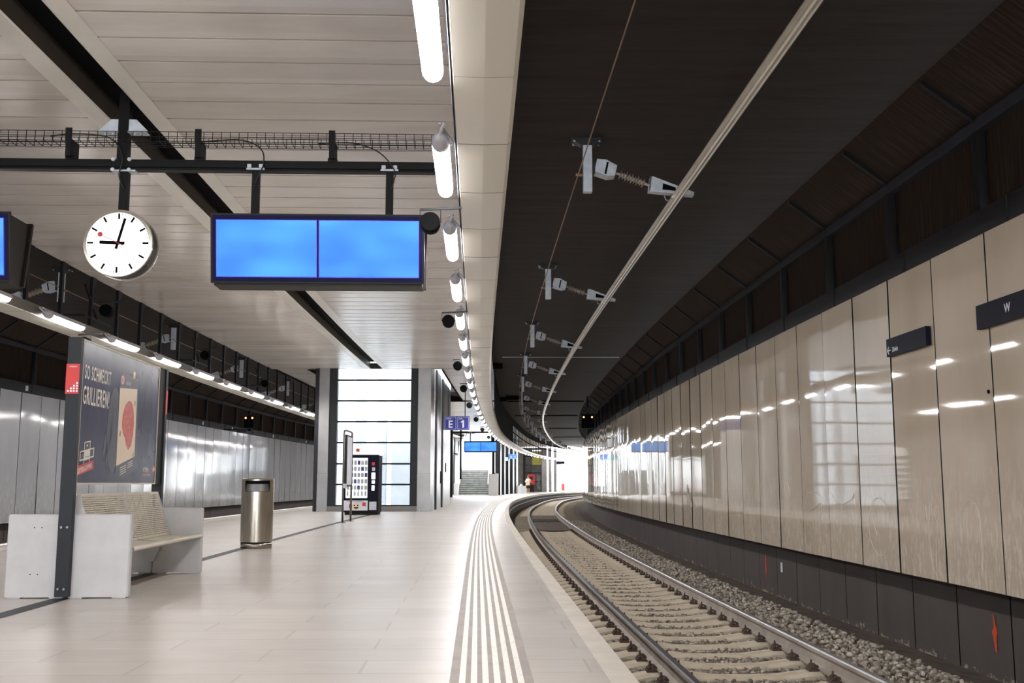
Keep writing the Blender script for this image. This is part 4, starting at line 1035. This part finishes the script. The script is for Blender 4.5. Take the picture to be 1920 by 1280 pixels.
# ------------------------------------------------------------------ signs
def sector(lab, x, y, z, wd, ht, mat, txt, small):
    o = thing('platform_sign', lab, 'sign', (x, y, z), 0)
    mb = MB(); mb.box(0, wd, -.04, .04, 0, ht); b = mb.build('sign_box', mat, o)
    for i in range(2):
        a = .03*wd+i*wd*.5; e_ = a+wd*.44; mb = MB(); t_ = .008*wd
        for q in ((a, e_, .06*ht, .06*ht+t_), (a, e_, .94*ht-t_, .94*ht), (a, a+t_, .06*ht, .94*ht), (e_-t_, e_, .06*ht, .94*ht)): mb.box(q[0], q[1], -.044, -.04, q[2], q[3])
        mb.build('tile_outline', 'signwhite', b)
        if txt[i] == '1':
            if small: text('small_letter', small[i], ht*.14, 'signwhite', b, (a+.05*wd, -.042, ht*.78), (PI/2, 0, 0), 1.0)
            cx_ = (a+e_)/2; h_ = ht*.54; mb = MB(); mb.prism([(.06*h_, 0), (.06*h_, h_), (-.10*h_, h_), (-.34*h_, .80*h_), (-.34*h_, .64*h_), (-.14*h_, .74*h_), (-.14*h_, 0)], lambda p_, q_, t_: Vector((cx_+.06*h_+p_, -.045+t_, ht*.17+q_)), .003); mb.build('letter', 'signwhite', b); continue
        text('letter', txt[i], ht*.72, 'signwhite', b, ((a+e_)/2, -.042, ht*.18), (PI/2, 0, 0), .95, .006*wd, 'CENTER')
        if small and txt[i] != '1': text('small_letter', small[i], ht*.14, 'signwhite', b, (a+.05*wd, -.042, ht*.78), (PI/2, 0, 0), 1.0)
    return o
sg_ = sector('blue platform sign with the letter E and the numeral 1, beside the lift', -2.99, 46.0, 3.33, 1.11, .61, 'blue', 'E1', ('Sektor', 'Gleis'))
mb = MB(); mb.box(.15, .19, -.02, .02, .61, 1.9); mb.box(.90, .94, -.02, .02, .61, 1.9); mb.build('hanging_rod', 'darkgrey', sg_)
p = W(97, -4.25)
sg2 = sector('small distant backlit blue sign with the letter D and the numeral 1', p.x-.2, p.y, 3.25, .76, .42, 'blue_lit', 'D1', None)
mb = MB(); mb.box(.1, .13, -.02, .02, .42, 1.9); mb.box(.62, .65, -.02, .02, .42, 1.9); mb.build('hanging_rod', 'darkgrey', sg2)
ex = thing('exit_sign', 'small glowing green and white sign left of the distant letter D sign', 'sign', (p.x-1.0, p.y-.5, 3.08)); mb = MB(); mb.box(0, .70, -.03, .03, 0, .30); mb.build('light_box', 'green_lit', ex); mb = MB(); mb.box(.55, .80, -.02, .03, .06, .24); mb.build('fixing_bracket', 'darkgrey', ex)
def wallsign(lab, s_a, s_b, z0, z1):
    sm = (s_a+s_b)/2; o = thing('direction_sign', lab, 'sign', W(sm, 2.565, z0), -th(sm), 'navy signs on the right wall')
    L = (s_b-s_a)/2; mb = MB(); mb.box(-.055, 0, -L, L, 0, z1-z0); b = mb.build('sign_plate', 'signnavy', o); return o, b, L
o, b, L = wallsign('smaller navy wall sign with a white arrow and lettering', 11.45, 12.58, 2.54, 2.755)
text('lettering', 'Zürich', .075, 'signwhite', b, (-.056, L-.17, .045), (PI/2, 0, -PI/2), .85, .001)
mb = MB(); mb.bar((-.057, L-.03, .07), (-.057, L-.12, .07), .004, .014); mb.bar((-.057, L-.03, .07), (-.057, L-.075, .115), .004, .012); mb.bar((-.057, L-.03, .07), (-.057, L-.075, .025), .004, .012); mb.build('arrow', 'signwhite', b)
o, b, L = wallsign('large navy wall sign at the right photo edge beginning with the letter W', 7.4, 10.26, 2.535, 2.775)
text('lettering', 'W', .12, 'signwhite', b, (-.056, L-.56, .085), (PI/2, 0, -PI/2), .9, .002)

# ------------------------------------------------------------------ marks on the right wall
def wm(s, z, d=2.566): return W(s, d, z)
def scribble(lab, strokes, r_=.0035, mat='ivory', d=2.566):
    mb = MB()
    for st in strokes: mb.path([wm(a, b_, d) for a, b_ in st], r_, 4)
    o = mb.build('scratched_scribble', mat); tag(o, lab, 'graffiti', 'scratched scribbles on the right wall')
scribble('large pale oval scratched on the lower right wall panel', [[(13.22+.36*math.cos(a)*1.0, .47+.36*math.sin(a)) for a in np.linspace(.2, 6.35, 40)], [(13.58, .50), (13.45, .57), (13.31, .36)]])
scribble('pale seven-shaped scratch left of the large oval on the wall', [[(16.08, .87), (15.6, .87), (15.44, .80), (15.46, .6), (15.55, .45), (15.62, .25)], [(15.9, .60), (15.5, .72)]])
scribble('pale looping scratch shaped like a crown between the oval and the seven', [[(14.98, .86), (14.8, .74), (14.5, .72), (14.15, .80), (14.05, .89), (14.0, .55), (14.05, .3)], [(14.85, .7), (14.8, .45)]])
scribble('pale letters scratched on the wall right of the large oval', [[(11.95, .78), (11.88, .77), (11.86, .60)], [(11.82, .77), (11.80, .6), (11.74, .6), (11.72, .77)], [(11.66, .6), (11.68, .78), (11.6, .76), (11.64, .69), (11.58, .64), (11.66, .6)], [(11.54+.05*math.cos(a), .68+.09*math.sin(a)) for a in np.linspace(0, 6.3, 14)], [(11.78, .55), (11.72, .1), (11.62, .0), (11.60, .3)]], .0028)
scribble('tall faint arch scratched on the rightmost wall panels', [[(10.98, .4), (10.97, .65), (10.9, .78), (10.76, .84), (10.62, .80), (10.55, .65), (10.54, .4), (10.56, .15)]], .003)
scribble('small tangled pale scratches on a mid-distance wall panel', [[(17.5, .95), (17.3, 1.0), (17.35, .86), (17.2, .92), (17.1, 1.05), (17.0, .8)], [(17.5, .6), (17.4, .72), (17.2, .68), (17.3, .58), (17.0, .6)], [(16.9, 1.15), (16.85, 1.05)]], .003)
mb = MB(); pl_ = [(25.7, .78), (25.62, .98), (25.45, .80), (25.2, .66), (25.0, .52), (25.05, .44), (25.5, .50), (25.68, .46)]
mb.prism(pl_, lambda a, b_, t: W(a, 2.560+t, b_), .004); o = mb.build('paint_patch', 'paint_patch'); tag(o, 'pale ragged paint patch on a distant right wall panel', 'paint patch')
mb = MB(); mb.lathe([(.02, 0), (.02, .012)], W(10.21, 2.556, 1.91), (1, 0, 0), 10); o = mb.build('wall_hole', 'black'); tag(o, 'small black hole in the right wall panel under the large sign', 'hole')
def spray(lab, pts):
    mb = MB(); mb.prism(pts, lambda a, b_, t: W(a*1.058, 2.992+t, 1.012+(b_-1.012)*1.058), .003); o = mb.build('spray_mark', 'orange'); tag(o, lab, 'paint mark', 'orange marks on the dark plinth')
spray('bright orange sprayed vertical mark at the bottom right of the dark plinth', [(10.66, -.30), (10.65, -.42), (10.70, -.47), (10.67, -.53), (10.64, -.66), (10.61, -.66), (10.61, -.52), (10.58, -.46), (10.62, -.38), (10.64, -.30)])
spray('thin orange sprayed vertical mark farther along the dark plinth', [(19.10, -.25), (19.12, -.5), (19.07, -.72), (19.03, -.5), (19.06, -.25)])
mb = MB(); mb.prism([(18.10, -.33), (18.10, -.49), (18.00, -.49), (18.00, -.33)], lambda a, b_, t: W(a*1.058, 2.985+t, 1.012+(b_-1.012)*1.058), .006); o = mb.build('marker_plate', 'signwhite'); tag(o, 'small white numbered plate on the dark plinth', 'plate')
for i, q in enumerate([29.4, 46.2, 50.9, 58.8, 66.5]):
    o = MB().box(-.0, .02, -.07, .07, 0, .14).build('marker_plate', 'signwhite' if i != 1 else 'galv', None, None); o.location = W(q, -15.27, 3.58); o.rotation_euler = (0, 0, -th(q)); tag(o, '%s small square plate on the dark band above the left wall' % ORD[i], 'plate', 'square plates above the left wall')
for i, q in enumerate([78.0, 84.0]):
    o = MB().box(0, .05, -.6, .6, 0, .4).build('direction_sign', 'signnavy'); o.location = W(q, -15.18, 2.5); o.rotation_euler = (0, 0, -th(q)); tag(o, '%s tiny navy sign on the far left wall' % ('nearer', 'farther')[i], 'sign', 'navy signs on the left wall')

# ------------------------------------------------------------------ railway signals
def signal(lab, pos, rz, wd, ht, up):
    o = thing('railway_signal', lab, 'signal', pos, rz, 'railway signals')
    mb = MB(); mb.box(-wd/2, wd/2, 0, .25, 0, ht); mb.build('housing', 'black', o)
    mb = MB(); t_ = .03
    for q in ((-wd/2, wd/2, 0, t_), (-wd/2, wd/2, ht-t_, ht), (-wd/2, -wd/2+t_, 0, ht), (wd/2-t_, wd/2, 0, ht)): mb.box(q[0], q[1], -.02, .0, q[2], q[3])
    mb.build('edge_frame', 'band', o)
    for sx in (-1, 1):
        mb = MB(); mb.lathe([(.045, 0), (.045, -.02)], (sx*wd*.30, 0, ht*.77), (0, 1, 0), 14); mb.build('lens', 'amber', o)
    if up:
        mb = MB(); mb.box(-.18, .18, 0, .1, ht+.06, ht+.30); mb.build('number_board', 'band', o); mb = MB(); mb.box(-.05, .05, .1, .2, ht, ht+.9); mb.build('mount', 'blacksteel', o)
    else:
        mb = MB(); mb.box(-.55, -.1, 0, .05, -.16, -.02); mb.build('number_board', 'band', o); mb = MB(); mb.box(-.05, .12, .05, .15, -.12, 0); mb.bar((0, .1, -.05), (-1.2, .1, -.05), .06); mb.build('mount', 'blacksteel', o)
signal('black signal box with two amber lights hanging above the right wall', W(53, 2.25, 3.76), -th(53), .70, .75, True)
signal('black signal box with two amber lights above the far left wall', W(48.8, -13.9, 3.55), -th(48.8), .52, .64, False)

# ------------------------------------------------------------------ far platform: stairs and enclosures
stx0, stx1, sty = -4.45, -1.95, 88.0
stt = thing('staircase', 'grey stone stairs rising into bright daylight behind the small display', 'stairs', (0, 0, 0))
mb = MB(); z = 0; y = sty; n1 = 12
for i in range(n1): mb.box(stx0, stx1, y+i*.29, sty+8.0 if i == n1-1 else y+(i+1)*.29+.01, 0 if i == n1-1 else 0, (i+1)*.175)
mb.build('lower_flight', 'stair', stt)
for i in range(n1):
    mb = MB(); mb.box(stx0, stx1, sty+i*.29-.012, sty+i*.29+.02, (i+1)*.175-.05, (i+1)*.175+.003); mb.build('step_nosing', 'band', stt)
mb = MB(); y = sty+n1*.29+1.5; z0 = n1*.175
for i in range(20): mb.box(stx0+.02, stx1, y+i*.29, y+(i+1)*.29+.01, z0, z0+(i+1)*.175)
mb.build('upper_flight', 'palegrey', stt)
for x in (stx0-.32, stx1+.02):
    mb = MB(); mb.prism([(sty-1.6, 0), (sty+12, 0), (sty+12, 6.2), (sty+3.5, 3.0), (sty+.3, 1.0), (sty-1.6, 1.0)], lambda a, b_, t, x=x: Vector((x+t, a, b_)), .30); mb.build('parapet_wall', 'concrete', stt)
for x in (stx0+.06, stx1-.06):
    mb = MB(); mb.path([(x, sty-.3, .95), (x, sty+.2, 1.0), (x, sty+3.5, 3.05), (x, sty+5.0, 3.05), (x, sty+10.8, 6.6)], .025, 6); mb.build('handrail', 'alu', stt)
struct('wall_stair_rear', MB().box(-5.6, -1.5, 106, 106.2, 0, 9.5), 'white')
struct('wall_stair_left', MB().box(-5.6, -5.4, 84, 106, 0, 9.5), 'white')
for i, (x, y, z0, w_) in enumerate([(-4.40, 76, 0, .20), (-3.92, 80, 1.3, .14), (-1.50, 84, 1.75, .20), (-1.33, 87, 1.8, .12), (-3.2, 69, 0, 0)]):
    if w_ == 0: continue
    o = thing('dark_pillar', ['slim black pillar left of the far stairs, nearest the lift', 'thin black post on the left stair wall', 'black pillar on the right stair wall, behind the small display', 'thin black post at the right stair wall end'][i], 'pillar', (x, y, 0), 0, 'black pillars round the far stairs')
    mb = MB(); mb.box(-w_/2, w_/2, -w_/2, w_/2, z0, 5.25); mb.build('shaft', 'blacksteel', o)
    mb = MB(); mb.box(-w_/2-.03, w_/2+.03, -w_/2-.03, w_/2+.03, z0, z0+.04); mb.build('foot_plate', 'blacksteel', o)
o = MB().box(-1.9, -1.15, 85.2, 89, 0, 1.8).build('stair_side_wall', 'concrete'); tag(o, 'pale concrete side wall right of the far stairs', 'wall')
for i, q in enumerate([90.0, 93.6, 97.2, 100.8, 103.4]):
    p = W(q, -4.62); o = thing('dark_fin', '%s tall dark fin column in the row right of the stairs' % ORD[i], 'column', p, -th(q), 'dark fin columns right of the stairs')
    mb = MB(); mb.box(-.16, .14, -.55, .55, 0, 5.2); mb.build('shaft', 'blacksteel', o)
    mb = MB(); mb.box(.14, .17, -.50, .50, 0, 5.2); mb.build('steel_edge', 'steel', o)
# ticket hall front
tk = thing('glazed_kiosk', 'distant glazed kiosk with yellow-green panel behind the standing person', 'kiosk', (0, 0, 0))
ky = 122.0
def kpart(name, b, mat, par=tk): mb = MB(); mb.box(*b); return mb.build(name, mat, par)
kpart('wall', (0.0, 1.5, ky, ky+1.5, 0, 5.1), 'stair'); kpart('pale_post', (.25, .75, ky-.3, ky, 0, 5.1), 'palegrey'); kpart('dark_post', (1.3, 1.55, ky-.2, ky, 0, 5.1), 'darkgrey')
kpart('glass', (1.5, 3.45, ky, ky+.05, 0, 5.1), 'pface'); kpart('yellow_panel', (2.35, 3.44, ky-.05, ky-.01, 3.05, 4.6), 'yellowglass'); kpart('lit_strip', (2.3, 3.4, ky-.06, ky-.02, 4.7, 4.85), 'white_lit')
for z in (1.2, 2.2, 3.1, 4.1): kpart('glazing_bar', (1.5, 3.45, ky-.08, ky-.02, z-.03, z+.03), 'black')
kpart('steel_column', (3.45, 4.05, ky-.3, ky+.3, 0, 5.1), 'steel')
kpart('reflection_pane', (2.9, 3.3, ky-.09, ky-.06, .3, 1.9), 'frost')
for i, (x, y) in enumerate([(4.55, 125.5), (5.25, 127.5)]):
    o = thing('steel_column', ('nearer', 'farther')[i]+' grey column standing in the bright light at the tunnel end', 'column', (x, y, 0), 0, 'grey columns at the tunnel end')
    mb = MB(); mb.box(-.18, .18, -.18, .18, 0, 5.2); mb.build('shaft', 'steel', o); mb = MB(); mb.box(-.22, .22, -.22, .22, 0, .1); mb.build('base', 'darkgrey', o)
tm = thing('ticket_machine', 'small red ticket machine behind the standing person', 'ticket machine', (2.25, 118, 0))
mb = MB(); mb.box(-.42, .30, 0, .5, .85, 2.0); mb.build('red_cabinet', 'red', tm); mb = MB(); mb.box(-.34, .22, .05, .45, 0, .85); mb.build('pedestal', 'tunnel', tm); mb = MB(); mb.box(-.25, .1, -.01, 0, 1.4, 1.75); mb.build('screen', 'darkgrey', tm)
nr = thing('news_rack', 'faint red and grey display rack in the bright tunnel end', 'rack', (7.0, 140, 0))
mb = MB(); mb.box(-.45, .2, 0, .4, 0, 1.7); mb.build('grey_rack', 'galv', nr); mb = MB(); mb.box(-.4, .0, -.05, 0, .1, .95); mb.build('red_panel', 'red', nr); mb = MB(); mb.box(-.7, .9, -.3, .6, 0, .06); mb.build('base', 'darkgrey', nr)
fs = thing('direction_sign', 'small dark hanging sign in the bright light near the far clock', 'sign', (5.9, 128, 3.3)); mb = MB(); mb.box(-.55, .55, 0, .1, 0, .36); mb.build('sign_box', 'signnavy', fs); mb = MB(); mb.box(-.03, .03, .02, .06, .36, 1.9); mb.build('hanging_rod', 'darkgrey', fs)
c = copy_tree(bench); c.location = (1.0, 105.3, 0); c['label'] = 'tiny distant bench beside the standing person'
# ------------------------------------------------------------------ the standing person
def skin_mesh(name, V, E, Rr, mat, parent, sub=1, root=0):
    me = bpy.data.meshes.new(name); me.from_pydata(V, E, []); o = bpy.data.objects.new(name, me); C.objects.link(o)
    m = o.modifiers.new('skin', 'SKIN')
    if not me.skin_vertices: 
        bpy.context.view_layer.objects.active = o
        bpy.context.view_layer.update()
    if not me.skin_vertices: me.attributes.new if False else None
    for i, sv in enumerate(me.skin_vertices[0].data): sv.radius = Rr[i] if isinstance(Rr[i], tuple) else (Rr[i], Rr[i]); sv.use_root = (i == root)
    ss_ = o.modifiers.new('sub', 'SUBSURF'); ss_.levels = sub; ss_.render_levels = sub; m.use_smooth_shade = True
    bpy.context.view_layer.update(); dg = bpy.context.evaluated_depsgraph_get(); me2 = bpy.data.meshes.new_from_object(o.evaluated_get(dg))
    o.modifiers.clear(); o.data = me2; me2.materials.clear(); me2.materials.append(M[mat]); o.parent = parent; return o
pr_ = thing('person', 'person standing in a beige top and black skirt with a dark shoulder bag', 'person', (1.58, 103.4, 0), math.radians(8))
V = []; E = []; Q = []
def vx(x, y, z, r_, link=None):
    V.append((x, y, z)); Q.append(r_)
    if link is not None: E.append((link, len(V)-1))
    return len(V)-1
pel = vx(0, 0, .95, .13); wa = vx(0, 0, 1.10, .12, pel); chs = vx(0, 0, 1.30, .13, wa); nk = vx(0, -.01, 1.46, .05, chs); hd0 = vx(0, -.02, 1.53, .065, nk); hd1 = vx(0, -.02, 1.63, .085, hd0); vx(0, -.01, 1.69, .05, hd1)
for sx in (-1, 1):
    h_ = vx(sx*.09, 0, .88, .10, pel); kn = vx(sx*.10, -.01, .48, .06, h_); an = vx(sx*.10, .01, .09, .04, kn); vx(sx*.11, -.12, .03, .035, an)
    sh_ = vx(sx*.18, 0, 1.39, .055, chs); el = vx(sx*.24, -.02, 1.12, .042, sh_); wr = vx(sx*.13, -.22, 1.14, .027, el); hn = vx(sx*.09, -.29, 1.16, .03, wr)
    for k in range(4): a = vx(sx*(.09-.02*k+.02), -.335-.004*(k % 2), 1.175, .009, hn); vx(sx*(.085-.02*k+.02), -.365, 1.165+.003*k, .008, a)
    vx(sx*.05, -.29, 1.20, .009, hn)
body = skin_mesh('body', V, E, Q, 'skin', pr_)
mb = MB(); mb.smooth = True
def ringm(mb, secs, n=16):
    v = []; f = []
    for (cx, cy, z, rx, ry) in secs:
        for i in range(n): a = 2*PI*i/n; v.append((cx+rx*math.cos(a), cy+ry*math.sin(a), z))
    for k in range(len(secs)-1):
        for i in range(n): j = (i+1) % n; f.append((k*n+i, k*n+j, (k+1)*n+j, (k+1)*n+i))
    f += [tuple(range(n-1, -1, -1)), tuple((len(secs)-1)*n+i for i in range(n))]; mb.add(v, f)
ringm(mb, [(0, 0, .80, .235, .19), (0, 0, .95, .225, .18), (0, 0, 1.12, .20, .165), (0, 0, 1.30, .21, .16), (0, 0, 1.42, .19, .12), (0, 0, 1.475, .07, .07)])
for sx in (-1, 1): mb.path([(sx*.17, 0, 1.40), (sx*.235, -.005, 1.25), (sx*.25, -.02, 1.10), (sx*.19, -.12, 1.13)], .065, 8)
mb.build('blouse', 'shirt', pr_)
mb = MB(); mb.smooth = True; ringm(mb, [(0, 0, .50, .17, .15), (0, 0, .70, .19, .16), (0, 0, .85, .20, .165)]); mb.build('skirt', 'skirt', pr_)
mb = MB(); mb.smooth = True; ringm(mb, [(0, .03, 1.52, .08, .06), (0, .02, 1.60, .105, .09), (0, .01, 1.68, .10, .10), (0, .0, 1.735, .06, .07), (0, 0, 1.75, .02, .02)]); mb.build('hair', 'hair', pr_)
for sx in (-1, 1): mb = MB(); mb.lathe([(.010, 0), (.010, .004)], (sx*.032, -.105, 1.635), (0, -1, 0), 8); mb.build('eye', 'black', body)
mb = MB(); mb.box(-.010, .010, -.118, -.09, 1.59, 1.625, bev=.004); mb.build('nose', 'skin', body); mb = MB(); mb.box(-.025, .025, -.104, -.09, 1.562, 1.570); mb.build('mouth', 'pink', body)
bg = thing('shoulder_bag', 'dark shoulder bag carried by the standing person', 'bag', (1.58, 103.4, 0), math.radians(8))
mb = MB(); mb.box(.20, .34, -.16, .16, .68, .98, bev=.03); mb.build('pouch', 'skirt', bg); mb = MB(); mb.path([(.27, -.12, .97), (.21, -.10, 1.25), (.16, 0, 1.47), (.21, .10, 1.25), (.27, .12, .97)], .015, 6); mb.build('strap', 'skirt', bg)
